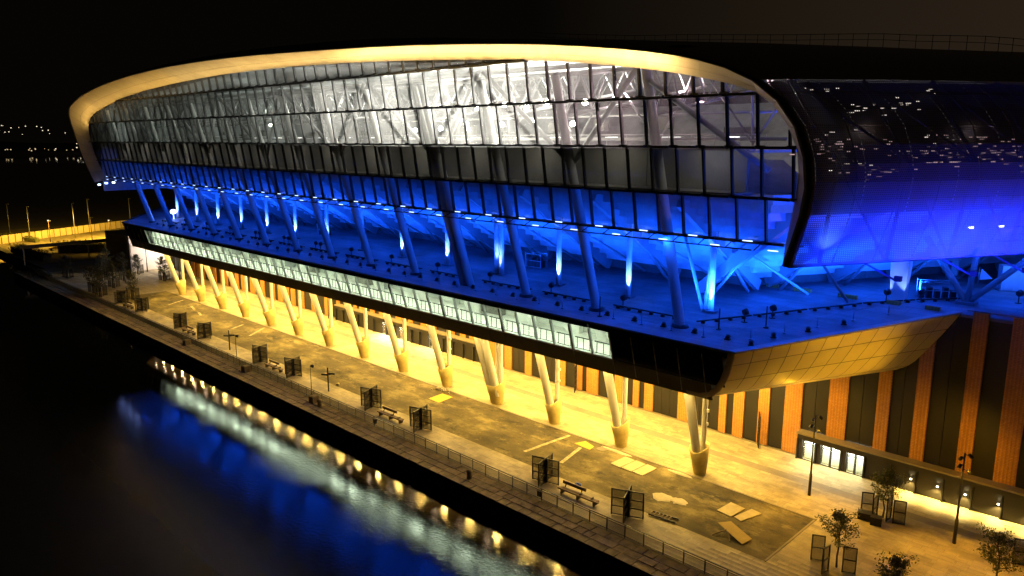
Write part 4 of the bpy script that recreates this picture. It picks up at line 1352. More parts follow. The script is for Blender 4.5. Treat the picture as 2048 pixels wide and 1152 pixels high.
# ---- steelwork behind the glass
def cy2(z): return col_y(z) + 0.15
for k, x in enumerate(XK):
    if k % 2 == 1:
        for sgn in (-1, 1):
            b_ = MB(); b_.tube((x, col_y(30.6) + 0.2, 30.6), (x + sgn * (BAY - 0.3), col_y(39.5) + 0.4, 39.4), 0.24, n=8); part(b_, 'diagonal_brace', M['steel_grey'])
    # roof truss running back from each column
    zt = 38.6; yb0 = col_y(zt)
    b_ = MB()
    b_.tube((x, yb0, zt), (x, 78, 41.2), 0.20, n=8)
    b_.tube((x, yb0 + 1.5, zt - 3.6), (x, 78, 38.8), 0.16, n=8)
    for q in range(6):
        ya = yb0 + 1.5 + q * 4.0; ym = ya + 2.0; yc = ya + 4.0
        fz = lambda y: zt + (41.2 - zt) * (y - yb0) / (78 - yb0)
        gz_ = lambda y: zt - 3.6 + (38.8 - zt + 3.6) * (y - yb0 - 1.5) / (78 - yb0 - 1.5)
        b_.tube((x, ya, gz_(ya)), (x, ym, fz(ym)), 0.10, n=6); b_.tube((x, ym, fz(ym)), (x, yc, gz_(yc)), 0.10, n=6)
    part(b_, 'roof_truss', M['steel_grey'])
    b_ = MB(); b_.tube((x + 4.88, 61.5, 32.4), (x + 4.88, 60.5, 39.5), 0.12, n=6); b_.tube((x + 4.88, 61.5, 32.6), (x + 0.3, 60.8, 38.8), 0.10, n=6); b_.tube((x + 4.88, 61.5, 32.6), (x + 9.4, 60.8, 38.8), 0.10, n=6); part(b_, 'secondary_truss', M['steel_grey'])
    # purlins
b_ = MB(); b_.tube((XK[0] + BAY, col_y(30.6) + 0.2, 30.6), (XK[0] + 0.3, col_y(39.5) + 0.4, 37.6), 0.24, n=8); part(b_, 'diagonal_brace', M['steel_grey'])
for z, y in ((39.3, 53.6), (40.2, 60.0), (40.7, 66.0), (41.2, 72.0)):
    b_ = MB(); b_.tube((-170, y, z), (-30, y, z), 0.16, n=6); part(b_, 'purlin', M['steel_white'])
for i in range(15):   # back wall of the upper stand, a dark band behind the second row
    xa = -176.5 + 9.76 * i; xb = min(xa + 9.7, -29.5)
    b_ = MB(); b_.box(((xa + xb) / 2, 57.7, 30.4), (xb - xa, 0.3, 3.7)); part(b_, 'stand_back_panel', M['inner_grey'])
b_ = MB(); b_.box((-103, 57.75, 32.33), (147, 0.5, 0.12)); part(b_, 'parapet_cap', M['steel_white'])
b_ = MB(); b_.box((-103, 62.5, 32.0), (147, 9.0, 0.2)); part(b_, 'walkway_floor', M['inner_floor'])
b_ = MB(); b_.box((-103, 56.0, 28.75), (147, 3.0, 0.12)); part(b_, 'maintenance_floor', M['inner_grey'])
b_ = MB(); b_.box((-103, 55.45, 32.2), (147, 4.2, 0.12)); part(b_, 'maintenance_floor', M['inner_grey'])
for k in range(15):
    lamp('AREA', (-33.0 - 9.76 * k, 54.6, 32.05), (-33.0 - 9.76 * k, 57.6, 30.6), 85, (1.0, 0.95, 0.84), 2.0, 0.3, name='cavity_fill_light')  # added weak fill that lifts the dark row, not a known fixture
# walkway handrails and gantry
b_ = MB()
for z in (32.9, 33.4): b_.tube((-172, 61.0, z), (-31, 61.0, z), 0.05, n=5)
b_.tube((-172, 66, 33.0), (-31, 66, 33.0), 0.18, n=6); b_.tube((-172, 66, 35.4), (-31, 66, 35.4), 0.12, n=6)
for i in range(60): b_.tube((-172 + i * 2.4, 61.0, 32.1), (-172 + i * 2.4, 61.0, 33.4), 0.04, n=4)
part(b_, 'gantry', M['steel_white'])
for i in range(18):   # kit hung along the gantry
    x = -165 + i * 7.6 + rng.uniform(-1, 1)
    b_ = MB(); b_.box((x, 66.2, 34.0 + rng.uniform(-0.5, 0.6)), (rng.uniform(1, 3), 0.8, rng.uniform(0.4, 1.2))); part(b_, 'gantry_box', M['inner_grey'])
# bowl: far stand, roof lining
b_ = MB()
bowl = [(-176, 72, 31.0), (-176, 100, 20.0), (-176, 120, 18.0), (-176, 150, 30.0), (-176, 165, 41.0)]
b_.loft([[(x, y, z) for _, y, z in bowl] for x in (-178, -34)]); part(b_, 'bowl_terrace', M['bowl'])
b_ = MB(); b_.loft([[(x, 51.5, 42.6 if -150 < x < -60 else 40.0), (x, 80, 43.0 if x < -50 else 41.0), (x, 165, 44.0 if x < -50 else 41.5)] for x in (-172, -150, -100, -60, -40, -33)]); part(b_, 'roof_lining', M['bowl'])
b_ = MB(); b_.box((-178.5, 110, 33), (0.4, 110, 22)); part(b_, 'bowl_end_wall', M['bowl'])
for (x, y, z, p, c) in ((-60, 62, 37.2, 1.0, WHITE), (-52, 63, 37.4, 1.0, WHITE), (-70, 62, 37.5, 0.9, WHITE), (-82, 63, 37.6, 0.7, WHITE), (-45, 64, 37.0, 0.6, (1.0, 0.76, 0.80)), (-37, 64, 36.6, 0.42, (1.0, 0.64, 0.72)),
                        (-98, 64, 38, 0.5, (0.92, 1.0, 0.88)), (-116, 64, 38, 0.4, (0.90, 1.0, 0.86)), (-136, 64, 37.6, 0.35, (0.88, 1.0, 0.86)), (-156, 63, 36.8, 0.3, (0.88, 1.0, 0.88))):
    lamp('AREA', (x, y - 3, z), (x + 1, y - 11, z - 2.0), L_BOWL * p * (1.1 if p > 0.65 else 0.45), c, 1.2, name='bowl_flood_light')
    lamp('AREA', (x, y + 8, z + 1), (x, y + 50, z - 3), L_BOWL * p * 1.6, c, 1.5, name='bowl_flood_light')
for (x, y, z) in ((-66.5, 61.5, 36.4), (-62.0, 61.5, 36.8), (-58.6, 61.5, 36.4), (-55.5, 61.5, 36.9), (-50.4, 61.5, 36.7), (-46.6, 61.5, 37.0), (-68.5, 61.5, 34.8), (-62.5, 61.5, 34.6), (-57.5, 61.5, 34.8), (-52.0, 61.5, 34.6), (-115.5, 61.5, 35.3), (-78.5, 66, 34.4), (-84, 66, 34.2), (-73.0, 66, 34.3)):
    b_ = MB(); b_.tube((x, y, z), (x + 0.1, y - 0.3, z - 0.12), 0.27, 0.22, n=12); part(b_, 'stadium_flood', E['flood'])
for i in range(14):
    x = -130 + i * 7.2
    b_ = MB(); b_.box((x, 66.5, 33.15), (R.uniform(1.0, 3.2), 0.2, 0.14)); part(b_, 'gantry_light', emit('gantry_glow_%d' % i, (1, 0.97, 0.9), R.uniform(2, 7)) if i < 3 else bpy.data.materials['gantry_glow_%d' % (i % 3)])
# lamps seen through the mesh at upper right
E['pink'] = emit('far_pink_glow', (1.0, 0.66, 0.66), 0.55)
E['specks'] = emit('far_white_glow', (1.0, 0.86, 0.74), 1.6)
for nm_, mt, n_, rows_ in (('stand_light_specks', E['pink'], 320, (3.6, 5.8)), ('gantry_light_specks', E['specks'], 60, (0.6, 5.2))):
    b_ = MB()
    cl = [(R.uniform(1.5, 34), R.uniform(*rows_)) for _ in range(n_ // 6)]
    for q in range(n_):
        ct_, cr_ = R.choice(cl)
        t_ = ct_ + R.gauss(0, 1.3); rr_ = min(6.5, max(0.5, cr_ + R.gauss(0, 0.16)))
        i0 = int(rr_); p_ = shell_pt(wr[i0], t_).lerp(shell_pt(wr[i0 + 1], t_), rr_ - i0) + INW * R.uniform(0.9, 2.0)
        b_.beam(p_ - D1 * R.uniform(0.04, 0.22), p_ + D1 * R.uniform(0.04, 0.22), 0.10, 0.07)
    part(b_, nm_, mt, kind='stuff')
for t in (8, 18, 28):
    q = shell_pt(wr[3], t) + INW * 1.6
    lamp('AREA', tuple(q), tuple(q + Vector((-3, 2, -4))), 30, (1.0, 0.75, 0.78), 1.0, name='bowl_flood_light')

# ---- warm light washing the arch: strips lying along the inner edge
for i in range(4, NT - 9):
    a, m_, c = pair_i[i - 1], pair_i[i], pair_i[i + 1]
    if m_.z < (35.0 if m_.x < -160 else 32.5): continue
    tan = (c - a).normalized()
    up_out = (pair_o[i].lerp(m_, 0.5) - Vector((-101, pair_o[i].y, 30))); up_out = Vector((up_out.x * (1.0 if m_.x < -165 else 0.15), 0, up_out.z)).normalized()
    pos = m_ - up_out * 1.9 + Vector((0, -0.75, 0))
    tgt = pair_o[i].lerp(m_, 0.12)
    d = (tgt - pos).normalized()
    xax = (tan - d * tan.dot(d)).normalized(); zax = -d; yax = zax.cross(xax)
    seg = (c - a).length
    L = bpy.data.lights.new('arch_strip_light', 'AREA'); L.shape = 'RECTANGLE'; L.size = seg * 0.52; L.size_y = 0.12
    L.color = (1.0, 0.57, 0.13) if m_.x < -120 else (1.0, 0.62, 0.19); L.spread = math.radians(112)
    f = 1.35 if -75 < m_.x < -40 else (1.9 if m_.x >= -40 else (0.8 if m_.x < -140 else 1.0))
    L.energy = L_ARCH * f * seg / 10.0
    o = bpy.data.objects.new('arch_strip_light', L); COL.objects.link(o)
    o.matrix_world = Matrix.Translation(pos) @ Matrix((xax, yax, zax)).transposed().to_4x4()

# ---- blue light on the deck and under the stand
for k, x in enumerate([XK[0] + 4.9] + XK):
    lamp('AREA', (x - 4.9, 61.2, 17.5), (x - 4.9, 66.5, 25.5), L_DECK_UP, BLUE, 0.6, spread=150, name='deck_uplight')
    lamp('AREA', (x - 4.9, 55.6, 24.4), (x - 4.9, 63.0, 16.5), L_DECK_DOWN, BLUE, 3.0, 0.3, name='deck_downlight')
for (x, y) in ((-44, 74), (-38, 78), (-30, 84), (-24, 90), (-16, 84), (-34, 70)):
    lamp('AREA', (x, y, 22.8), (x, y, 17), 420, BLUE, 1.0, name='deck_downlight')

# roof edge guard rail on the skyline
rail_pts = []
for i in range(10, i_perf + 1, 1):
    if pair_o[i].x < -78: continue
    rail_pts.append(shell_pt(rim_o[i], 35) + Vector((0, 0, 0.05)))
last = rail_pts[-1]
for s in range(22):
    rail_pts.append(shell_pt(wr[0], 35 + (s + 1) * 1.6) + Vector((0, 0, 0.05)))
rail_pts = [p for a_, c_ in zip(rail_pts[:-1], rail_pts[1:]) for p in (a_, a_.lerp(c_, 0.5))] + [rail_pts[-1]]
for i, p in enumerate(rail_pts):
    b_ = MB(); b_.tube(p - Vector((0, 0, 0.3)), p + Vector((0, 0, 1.25)), 0.035, n=5); part(b_, 'roof_rail_post', M['galv'])
    if i:
        q = rail_pts[i - 1]
        b_ = MB(); b_.tube(q + Vector((0, 0, 1.2)), p + Vector((0, 0, 1.2)), 0.03, n=4, cap=False); b_.tube(q + Vector((0, 0, 0.65)), p + Vector((0, 0, 0.65)), 0.025, n=4, cap=False); part(b_, 'roof_rail', M['galv'])

# ================================================================== floodlights standing on the deck
def flood_proto():
    r = empty('floodlight')
    b_ = MB(); b_.tube((0, 0, 0), (0, 0, 0.75), 0.05, n=6); b_.box((0, 0, 0.03), (0.4, 0.4, 0.06)); b_.build('stand', M['steel_black'], r)
    b_ = MB(); b_.tube((0, -0.14, 0.92), (0, 0.20, 1.02), 0.27, 0.34, n=12); b_.build('housing', M['steel_black'], r)
    return r
fp = flood_proto()
fl = [(-57.0, 61.15), (-46.6, 61.2)]
spots = []
for k, x in enumerate(XK[1:13]):
    spots.append((x + 1.7, 61.2)); spots.append((x + 3.1, 61.2)) if k > 5 else None
ORD = ['nearest', 'second', 'third', 'fourth', 'fifth', 'sixth', 'seventh', 'eighth', 'ninth', 'tenth', 'eleventh', 'twelfth', 'thirteenth', 'farthest']
first = True
for (x, y) in spots:
    kk_ = min(range(14), key=lambda q: abs(XK[q] + 2.4 - x)); two = kk_ > 6
    lab = 'round black floodlight on a stand right of the %s leaning column%s' % (ORD[kk_], '' if not two else (', left of a pair' if x - XK[kk_] < 2.4 else ', right of a pair'))
    o = fp if first else copy_tree(fp)
    first = False
    o.location = (x, y, deck_z(y)); o.rotation_euler = (0, 0, R.uniform(-0.3, 0.3))
    tag(o, lab, 'floodlight', 'floodlights along the long gutter rail')
for (x, y, l) in ((-32.5, 63.2, 'dark round floodlight at the corner where the deck rail turns towards the wall'), (-31.0, 65.6, 'dark round floodlight second along the angled deck rail from the corner'),
                  (-24.6, 76.0, 'round floodlight at the left foot of the wide lit pier'), (-22.2, 78.3, 'round floodlight between the lit pier and the caged kit on the deck'), (-15.4, 84.2, 'round floodlight alone at the right end of the deck near the white cabinet')):
    o = copy_tree(fp); o.location = (x, y, deck_z(y)); o.rotation_euler = (0, 0, -0.5); tag(o, l, 'floodlight', 'floodlights along the angled rail')
# low deck lamps
dl = MB(); dl.box((0, 0, 0.10), (0.5, 0.3, 0.10)); dl.tube((0, -0.10, 0.20), (0.0, 0.16, 0.34), 0.17, 0.22, n=8); dl_me = dl.mesh('deck_lamp', M['steel_black'])
x = -158.0
while x < -30:
    o = inst('deck_lamp', dl_me, None, (x, 57.9, deck_z(57.9)), R.uniform(-0.2, 0.2))
    kk_ = max([q for q in range(14) if XK[q] >= x] or [0]); fr = (XK[kk_] - x) / BAY
    pos_ = 'close behind' if fr < 0.34 else ('midway past' if fr < 0.67 else 'well past')
    if x > XK[0]: pos_, kk_ = ('just right of' if x < XK[0] + 3 else 'well right of'), 0
    tag(o, 'small low black deck lamp %s the %s leaning column, by the front edge' % (pos_, ORD[kk_]), 'deck lamp', 'low lamps along the deck edge')
    x += 3.25
for i, (x, y, l) in enumerate(((-28.9, 57.6, 'low black lamp on the deck tip beside the pointed corner'), (-28.4, 60.6, 'low black lamp just behind the tip of the deck by the sloping edge'), (-26.7, 63.6, 'low black lamp a third of the way along the sloping deck edge'), (-25.0, 67.0, 'low black lamp halfway along the sloping deck edge'))):
    o = inst('deck_lamp', dl_me, None, (x, y, deck_z(y)), 0.4); tag(o, l, 'deck lamp', 'low lamps along the sloping edge')

# kit on the deck
def cage(loc, rz, label, w=2.6, cat='equipment cage'):
    r = empty('equipment_cage', loc, rz)
    b_ = MB()
    for sx in (-1, 1):
        for sy in (-1, 1): b_.box((sx * w / 2, sy * 0.6, 0.95), (0.08, 0.08, 1.9))
    for z in (0.12, 0.9, 1.75):
        for sy in (-1, 1): b_.box((0, sy * 0.6, z), (w, 0.06, 0.06))
    b_.build('frame', M['galv'], r)
    b_ = MB()
    for q in range(5): b_.box((-w / 2 + 0.3 + q * (w - 0.6) / 4, 0, 0.5 + 0.15 * (q % 2)), (0.4, 0.8, 0.8 + 0.3 * (q % 2)))
    b_.build('load', M['steel_dark'], r)
    return tag(r, label, cat)
cage((-21.6, 81.0, 17.6), 0.5, 'galvanised cage of dark kit on the deck right of the wide lit pier', 3.4)
cage((-64.5, 69.5, deck_z(69.5)), 0.0, 'white pipe cage on the blue deck beside the paired posts')
cage((-112.5, 68.5, deck_z(68.5)), 0.0, 'pipe cage on the far part of the blue deck between two posts')
r = empty('plant_cabinet', (-17.5, 91.2, 17.6), 0.45)
b_ = MB(); b_.box((0, 0, 1.35), (2.2, 1.6, 2.5)); b_.build('body', M['container'], r)
b_ = MB(); b_.box((-0.5, -0.82, 1.3), (0.9, 0.05, 2.2)); b_.build('door', M['container'], r)
b_ = MB(); b_.box((0.5, -0.82, 1.3), (0.9, 0.05, 2.2)); b_.build('door', M['container'], r)
b_ = MB(); b_.box((0, 0, 0.05), (2.5, 1.9, 0.12)); b_.build('base', M['galv'], r)
tag(r, 'tall white cabinet with two doors at the right end of the blue deck', 'cabinet')
lamp('AREA', (-16.2, 88.4, 21.5), (-17.5, 91.2, 18.6), 160, (0.03, 0.16, 1.0), 0.5, name='cabinet_light')
r = empty('warning_sign', (-19.6, 90.2, 17.6), 0.5)
b_ = MB(); b_.face([(-0.6, 0, 0.9), (0.6, 0, 1.1), (-0.5, 0, 2.1)]); b_.face([(-0.5, 0.05, 2.1), (0.6, 0.05, 1.1), (-0.6, 0.05, 0.9)]); b_.build('board', M['container'], r)
b_ = MB(); b_.tube((-0.7, 0, 0), (-0.7, 0, 2.3), 0.05, n=6); b_.build('post', M['galv'], r)
tag(r, 'white triangular board on a post left of the white deck cabinet', 'sign')
o = MB(); o.tube((0, 0, 0), (0, 0, 2.0), 0.06, n=8); o.tube((0, 0, 0), (0, 0, 0.1), 0.25, n=8)
o = o.build('vent_pipe', M['steel_dark']); o.location = (-44.6, 57.2, 16.0); tag(o, 'upright dark pipe on the deck edge between the two nearest leaning columns', 'pipe')
c = o.copy(); COL.objects.link(c); c.location = (-33.4, 60.2, 16.1); tag(c, 'upright dark pipe by the deck corner right of the nearest leaning column', 'pipe')
c = o.copy(); COL.objects.link(c); c.location = (-30.2, 62.8, 16.4); tag(c, 'upright dark pipe on the angled rail of the deck', 'pipe')
b_ = MB(); b_.tube((0, 0, 0), (0, 0, 1.5), 0.05, n=6); b_.loft([ring(0, 0, 1.5 - 0.5, 0.0, 0.0, 10), ring(0, 0, 1.2, 0.5, 0.5, 10), ring(0, 0, 1.5, 0.6, 0.6, 10), ring(0, 0, 1.9, 0.45, 0.45, 10), ring(0, 0, 2.05, 0.0, 0.0, 10)], closed=True)
o = b_.build('globe_lamp', E['bluelamp']); o.location = (-163.0, 63.2, deck_z(63.2)); tag(o, 'bright white-blue lamp on the far left end of the deck', 'lamp')
lamp('POINT', (-163.0, 62.0, deck_z(62) + 1.5), (0, 0, 0), 260, BLUE_HOT, 0.3, name='globe_light')

# ================================================================== promenade furniture
# railing along the quay
RAIL = empty('quay_railing', (-120, 48.35, 0)); tag(RAIL, 'long black railing with mesh panels along the stone quay edge', 'railing')
RI = Matrix.Translation((120, -48.35, 0))
def rp(mbx, name, mat):
    o = mbx.build(name, mat); o.parent = RAIL; o.matrix_parent_inverse = RI; return o
pm = MB(); pm.box((0, 0, 0.575), (0.07, 0.07, 1.15)); post_me = pm.mesh('post', M['steel_black'])
im = MB()
for q in range(24): im.box((-0.92 + 1.84 * (q + 0.5) / 24, 0, 0.56), (0.022, 0.02, 0.84))
im.box((0, 0, 0.13), (1.84, 0.04, 0.05)); im.box((0, 0, 0.98), (1.84, 0.04, 0.05))
infill_me = im.mesh('mesh_infill', M['steel_dark'])
xr_ = -6.0
while xr_ > -226:
    for nm, me, dx in (('post', post_me, 0), ('mesh_infill', infill_me, -0.95)):
        o = bpy.data.objects.new(nm, me); o.location = (xr_ + dx, 48.35, 0); COL.objects.link(o); o.parent = RAIL; o.matrix_parent_inverse = RI
    xr_ -= 1.9
b_ = MB(); b_.box((-116.0, 48.35, 1.17), (221, 0.10, 0.07)); rp(b_, 'handrail', M['steel_black'])
for x, l in ((-44.1, 'small dark box hung on the railing in front of the nearest bench'), (-70.2, 'small dark box hung on the railing past the middle bench')):
    b_ = MB(); b_.box((0, 0, 0), (0.45, 0.22, 0.5)); b_.box((0, -0.02, 0.28), (0.5, 0.26, 0.06)); o = b_.build('rail_box', M['steel_black']); o.location = (x, 48.16, 0.72); tag(o, l, 'box', 'boxes hung on the railing')

# cross-shaped wind screens
def screen_proto():
    r = empty('wind_screen')
    b_ = MB(); b_.box((0, 0, 1.3), (0.18, 0.18, 2.6)); b_.build('post', M['steel_black'], r)
    for q in range(4):
        f = MB(); d = math.radians(90 * q + 18)
        ca, sa = math.cos(d), math.sin(d)
        for rr in (0.16, 1.42): f.box((ca * rr, sa * rr, 1.3), (0.11, 0.11, 2.5), rz=d)
        for z in (0.14, 0.92, 1.70, 2.48): f.box((ca * 0.79, sa * 0.79, z), (1.16, 0.10, 0.11), rz=d)
        fo = f.build('leaf_frame', M['steel_black'], r)
        g = MB(); g.box((ca * 0.79, sa * 0.79, 1.3), (1.18, 0.012, 2.3), rz=d); g.build('mesh_infill', M['infill'], fo)
    return r
SCR = [(-36.5, 51.4), (-46.3, 51.4), (-66.0, 51.6), (-76.0, 51.7), (-94.7, 51.5), (-104.3, 51.4), (-124.2, 51.6), (-134.4, 51.7), (-153.0, 51.8), (-163.7, 51.6)]
SL = ['four-leaf black wind screen on the promenade, nearest the camera', 'four-leaf black wind screen at the far end of the nearest bench', 'four-leaf black wind screen third from the near end, by the second bench',
      'four-leaf black wind screen fourth from the near end, behind the second bench', 'four-leaf black wind screen in front of the third bench, just past the two sign poles', 'four-leaf black wind screen behind the third bench',
      'four-leaf black wind screen in front of the fourth bench', 'four-leaf black wind screen behind the fourth bench', 'four-leaf black wind screen by the farthest bench, at the yard corner', 'four-leaf black wind screen farthest from the camera, next to the dark trees']
sp = screen_proto()
for i, ((x, y), l) in enumerate(zip(SCR, SL)):
    o = sp if i == 0 else copy_tree(sp)
    o.location = (x, y, 0); o.rotation_euler = (0, 0, R.uniform(-0.10, 0.10)); tag(o, l, 'wind screen', 'wind screens along the promenade')
# timber benches
def bench_proto():
    r = empty('timber_bench')
    for q in range(2):
        b_ = MB(); b_.box((0.05, -0.36 + q * 0.27, 0.46), (4.7 - 0.3 * q, 0.24, 0.14)); b_.build('seat_beam', M['timber'], r)
    b_ = MB(); b_.box((-0.95, 0.42, 0.80), (2.7, 0.14, 0.30)); b_.build('backrest', M['timber'], r)
    for x in (-1.9, 0.0, 1.9):
        b_ = MB(); b_.box((x, -0.20, 0.20), (0.10, 0.55, 0.38)); b_.build('leg', M['steel_black'], r)
    for x in (-1.9, 0.0):
        b_ = MB(); b_.beam((x, 0.10, 0.2), (x, 0.44, 0.85), 0.08, 0.08); b_.build('back_support', M['steel_black'], r)
    for x in (0.3, 1.6):
        b_ = MB(); b_.box((x, -0.2, 0.60), (0.06, 0.40, 0.14)); b_.build('armrest', M['steel_black'], r)
    return r
bp = bench_proto()
BL = ['long timber bench nearest the camera, between the two nearest wind screens', 'long timber bench second from the near end, in front of the fourth wind screen', 'long timber bench third from the near end, right of the small quay block', 'long timber bench fourth from the near end', 'long timber bench farthest from the camera']
for i, (x, l) in enumerate(zip((-41.8, -71.0, -99.4, -129.2, -158.3), BL)):
    o = bp if i == 0 else copy_tree(bp)
    o.location = (x, 51.2, 0); o.rotation_euler = (0, 0, 0.03); tag(o, l, 'bench', 'timber benches along the promenade')
# finger posts and thin lamp poles
def finger_post(loc, rz, label):
    r = empty('finger_post', loc, rz)
    b_ = MB(); b_.box((0, 0, 1.65), (0.13, 0.13, 3.3)); b_.build('post', M['steel_black'], r)
    for a, z in ((0.3, 2.45), (1.5, 2.25), (3.3, 2.3)):
        b_ = MB(); b_.box((math.cos(a) * 0.5, math.sin(a) * 0.5, z), (0.9, 0.06, 0.22), rz=a); b_.build('sign_arm', M['steel_black'], r)
    return tag(r, label, 'signpost', 'finger posts on the promenade')
finger_post((-85.2, 51.3, 0), 0.4, 'black finger post with arms, the nearer of two, behind the small quay block')
finger_post((-114.0, 51.2, 0), 0.4, 'black finger post with arms, the farther of two, beyond the third bench')
def thin_pole(loc, label):
    r = empty('camera_pole', loc)
    b_ = MB(); b_.tube((0, 0, 0), (0, 0, 4.0), 0.05, 0.04, n=8); b_.build('pole', M['steel_black'], r)
    b_ = MB(); b_.tube((0.05, 0.05, 3.95), (0.30, 0.35, 3.85), 0.17, 0.24, n=10); b_.build('camera_head', M['steel_black'], r)
    return tag(r, label, 'pole', 'thin poles by the railing')
thin_pole((-85.6, 49.0, 0), 'thin pole with a drooping head at the railing, left of the nearer finger post')
thin_pole((-107.4, 49.2, 0), 'thin pole with a drooping head at the railing, by the far finger post')
thin_pole((-154.5, 49.2, 0), 'thin pole with a drooping head at the railing near the farthest bench')
# quay blocks and mooring posts
def block(loc, label):
    b_ = MB(); b_.box((0, 0, 0.4), (0.9, 1.0, 0.85), rz=0.1); b_.box((0, 0, 0.85), (0.7, 0.8, 0.08), rz=0.1)
    o = b_.build('stone_block', M['coping']); o.location = loc; tag(o, label, 'stone block', 'stone blocks on the quay')
block((-82.9, 47.75, 0), 'square stone block breaking the railing, right of the third bench')
block((-101.4, 47.7, 0), 'square stone block breaking the railing beside the third bench')
block((-122.0, 47.7, 0), 'square stone block breaking the railing by the fourth bench')
def bollard(loc, label):
    b_ = MB(); b_.loft([ring(0, 0, 0, 0.28, 0.28, 12), ring(0, 0, 0.55, 0.24, 0.24, 12), ring(0, 0, 0.68, 0.33, 0.33, 12), ring(0, 0, 0.85, 0.30, 0.30, 12), ring(0, 0, 0.95, 0.0, 0.0, 12)], closed=True)
    o = b_.build('bollard', M['coping']); o.location = loc; tag(o, label, 'bollard', 'mooring bollards on the quay edge')
bollard((-81.0, 47.4, 0), 'squat mooring bollard beside the stone block on the quay')
bollard((-52.3, 46.8, 0), 'squat mooring bollard alone on the quay edge in front of the second wind screen')
bollard((-57.5, 47.9, 0), 'small mooring bollard tight against the railing foot') if False else None

# things lying on the asphalt
def slab_thing(name, pts, z, th, mat, label, cat, group=None):
    b_ = MB(); b_.poly_prism([(p[0], p[1], z) for p in pts], (0, 0, -th)); o = b_.build(name, mat); return tag(o, label, cat, group)
slab_thing('flat_board', [(-31.4, 58.0), (-29.9, 57.85), (-29.7, 60.1), (-31.25, 60.3)], 0.09, 0.05, M['board'], 'pale flat board lying on the asphalt, left of a pair', 'board', 'flat boards on the asphalt')
slab_thing('flat_board', [(-29.7, 58.05), (-28.9, 57.75), (-28.2, 60.3), (-29.3, 60.5)], 0.07, 0.05, M['board'], 'pale flat board lying on the asphalt, right of a pair', 'board', 'flat boards on the asphalt')
for q, l in enumerate(('pale slab on the asphalt, left end of a row of three', 'pale slab on the asphalt, middle of a row of three', 'pale slab on the asphalt, right end of a row of three')):
    x = -44.4 + q * 1.38
    slab_thing('pale_slab', [(x, 59.3), (x + 1.28, 59.2), (x + 1.34, 61.7), (x + 0.06, 61.8)], 0.09, 0.06, M['board'], l, 'slab', 'row of three slabs')
slab_thing('yellow_sheet', [(-73.4, 58.8), (-71.3, 58.7), (-71.6, 61.3), (-73.6, 61.3)], 0.06, 0.03, M['yellow_mat'], 'yellow sheet lying flat on the asphalt by the fifth cone', 'sheet')
slab_thing('yellow_sheet', [(-50.5, 60.8), (-48.2, 60.6), (-48.4, 61.6), (-50.0, 62.1)], 0.06, 0.03, M['yellow_mat'], 'yellow sheet at the asphalt edge beside the round cover', 'sheet')
b_ = MB(); b_.tube((-47.4, 61.7, 0.0), (-47.4, 61.7, 0.05), 0.55, n=16); o = b_.build('round_cover', M['paving_dark']); tag(o, 'dark round cover at the asphalt edge beside the yellow sheet', 'manhole cover')
o = blob('pale_patch', M['sand'], (-36.4, 56.8), 0.95, 0.85, 0.03); tag(o, 'round pale patch of sand on the asphalt, larger of two', 'sand patch', 'pale sand patches')
o = blob('pale_patch', M['sand'], (-34.8, 57.15), 0.85, 0.65, 0.03); tag(o, 'round pale patch of sand on the asphalt, smaller of two', 'sand patch', 'pale sand patches')
o = blob('pale_patch', M['sand'], (-38.0, 62.35), 1.4, 0.28, 0.03); tag(o, 'narrow pale patch of sand along the asphalt edge by the nearest cone', 'sand patch', 'pale sand patches')
o = blob('pale_patch', M['sand'], (-46.0, 62.3), 1.9, 0.34, 0.03); tag(o, 'narrow pale patch of sand along the asphalt edge by the second cone', 'sand patch', 'pale sand patches')
# leaning plywood on a prop
r = empty('propped_board', (-28.2, 54.9, 0.02))
b_ = MB(); b_.poly_prism([(-1.5, 0.25, 0.55), (1.35, -0.75, 0.06), (1.55, 0.55, 0.10), (-0.75, 1.15, 0.60)], (0, 0, 0.05)); b_.build('panel', M['ply'], r)
b_ = MB(); b_.beam((-0.5, 0.0, 0.42), (-1.3, -1.0, 0.03), 0.08, 0.08); b_.build('prop', M['timber'], r)
b_ = MB(); b_.beam((-0.3, -0.1, 0.36), (0.35, -0.95, 0.03), 0.08, 0.08); b_.build('prop', M['timber'], r)
tag(r, 'yellow plywood board tilted up on timber props at the near end of the asphalt', 'board')
# pallet-like frame
r = empty('timber_pallet', (-34.1, 53.55, 0.02), 0.14)
for y in (-0.35, 0.35):
    b_ = MB(); b_.box((0, y, 0.10), (2.6, 0.10, 0.12)); b_.build('rail', M['steel_dark'], r)
for q in range(6):
    b_ = MB(); b_.box((-1.2 + q * 0.36, 0, 0.16), (0.10, 0.66, 0.05)); b_.build('slat', M['timber'], r)
tag(r, 'dark ladder-like timber frame lying at the edge of the asphalt', 'timber frame')
b_ = MB()
for q in range(7): b_.tube((R.uniform(-0.5, 0.4), R.uniform(-0.3, 0.3), 0.02), (R.uniform(-0.4, 0.5), R.uniform(-0.3, 0.3), 0.16), 0.14, 0.05, n=6)
o = b_.build('blue_tarpaulin', M['blue_sheet']); o.location = (-43.6, 53.2, 0.0); tag(o, 'crumpled blue tarpaulin on the ground behind the nearest bench', 'tarpaulin')
b_ = MB()
for q in range(40):
    x_, y_ = R.gauss(0, 0.55), R.gauss(0, 0.45); s_ = R.uniform(0.10, 0.28)
    b_.box((x_, y_, s_ * 0.4 + 0.25 * max(0, 0.8 - math.hypot(x_, y_))), (s_, s_ * R.uniform(0.6, 1.2), s_ * 0.8), rz=R.uniform(0, 3))
o = b_.build('rubble_heap', M['rubble']); o.location = (-75.0, 62.2, 0.02); tag(o, 'small heap of pale rubble at the foot of the fifth cone', 'rubble heap', None, 'stuff')
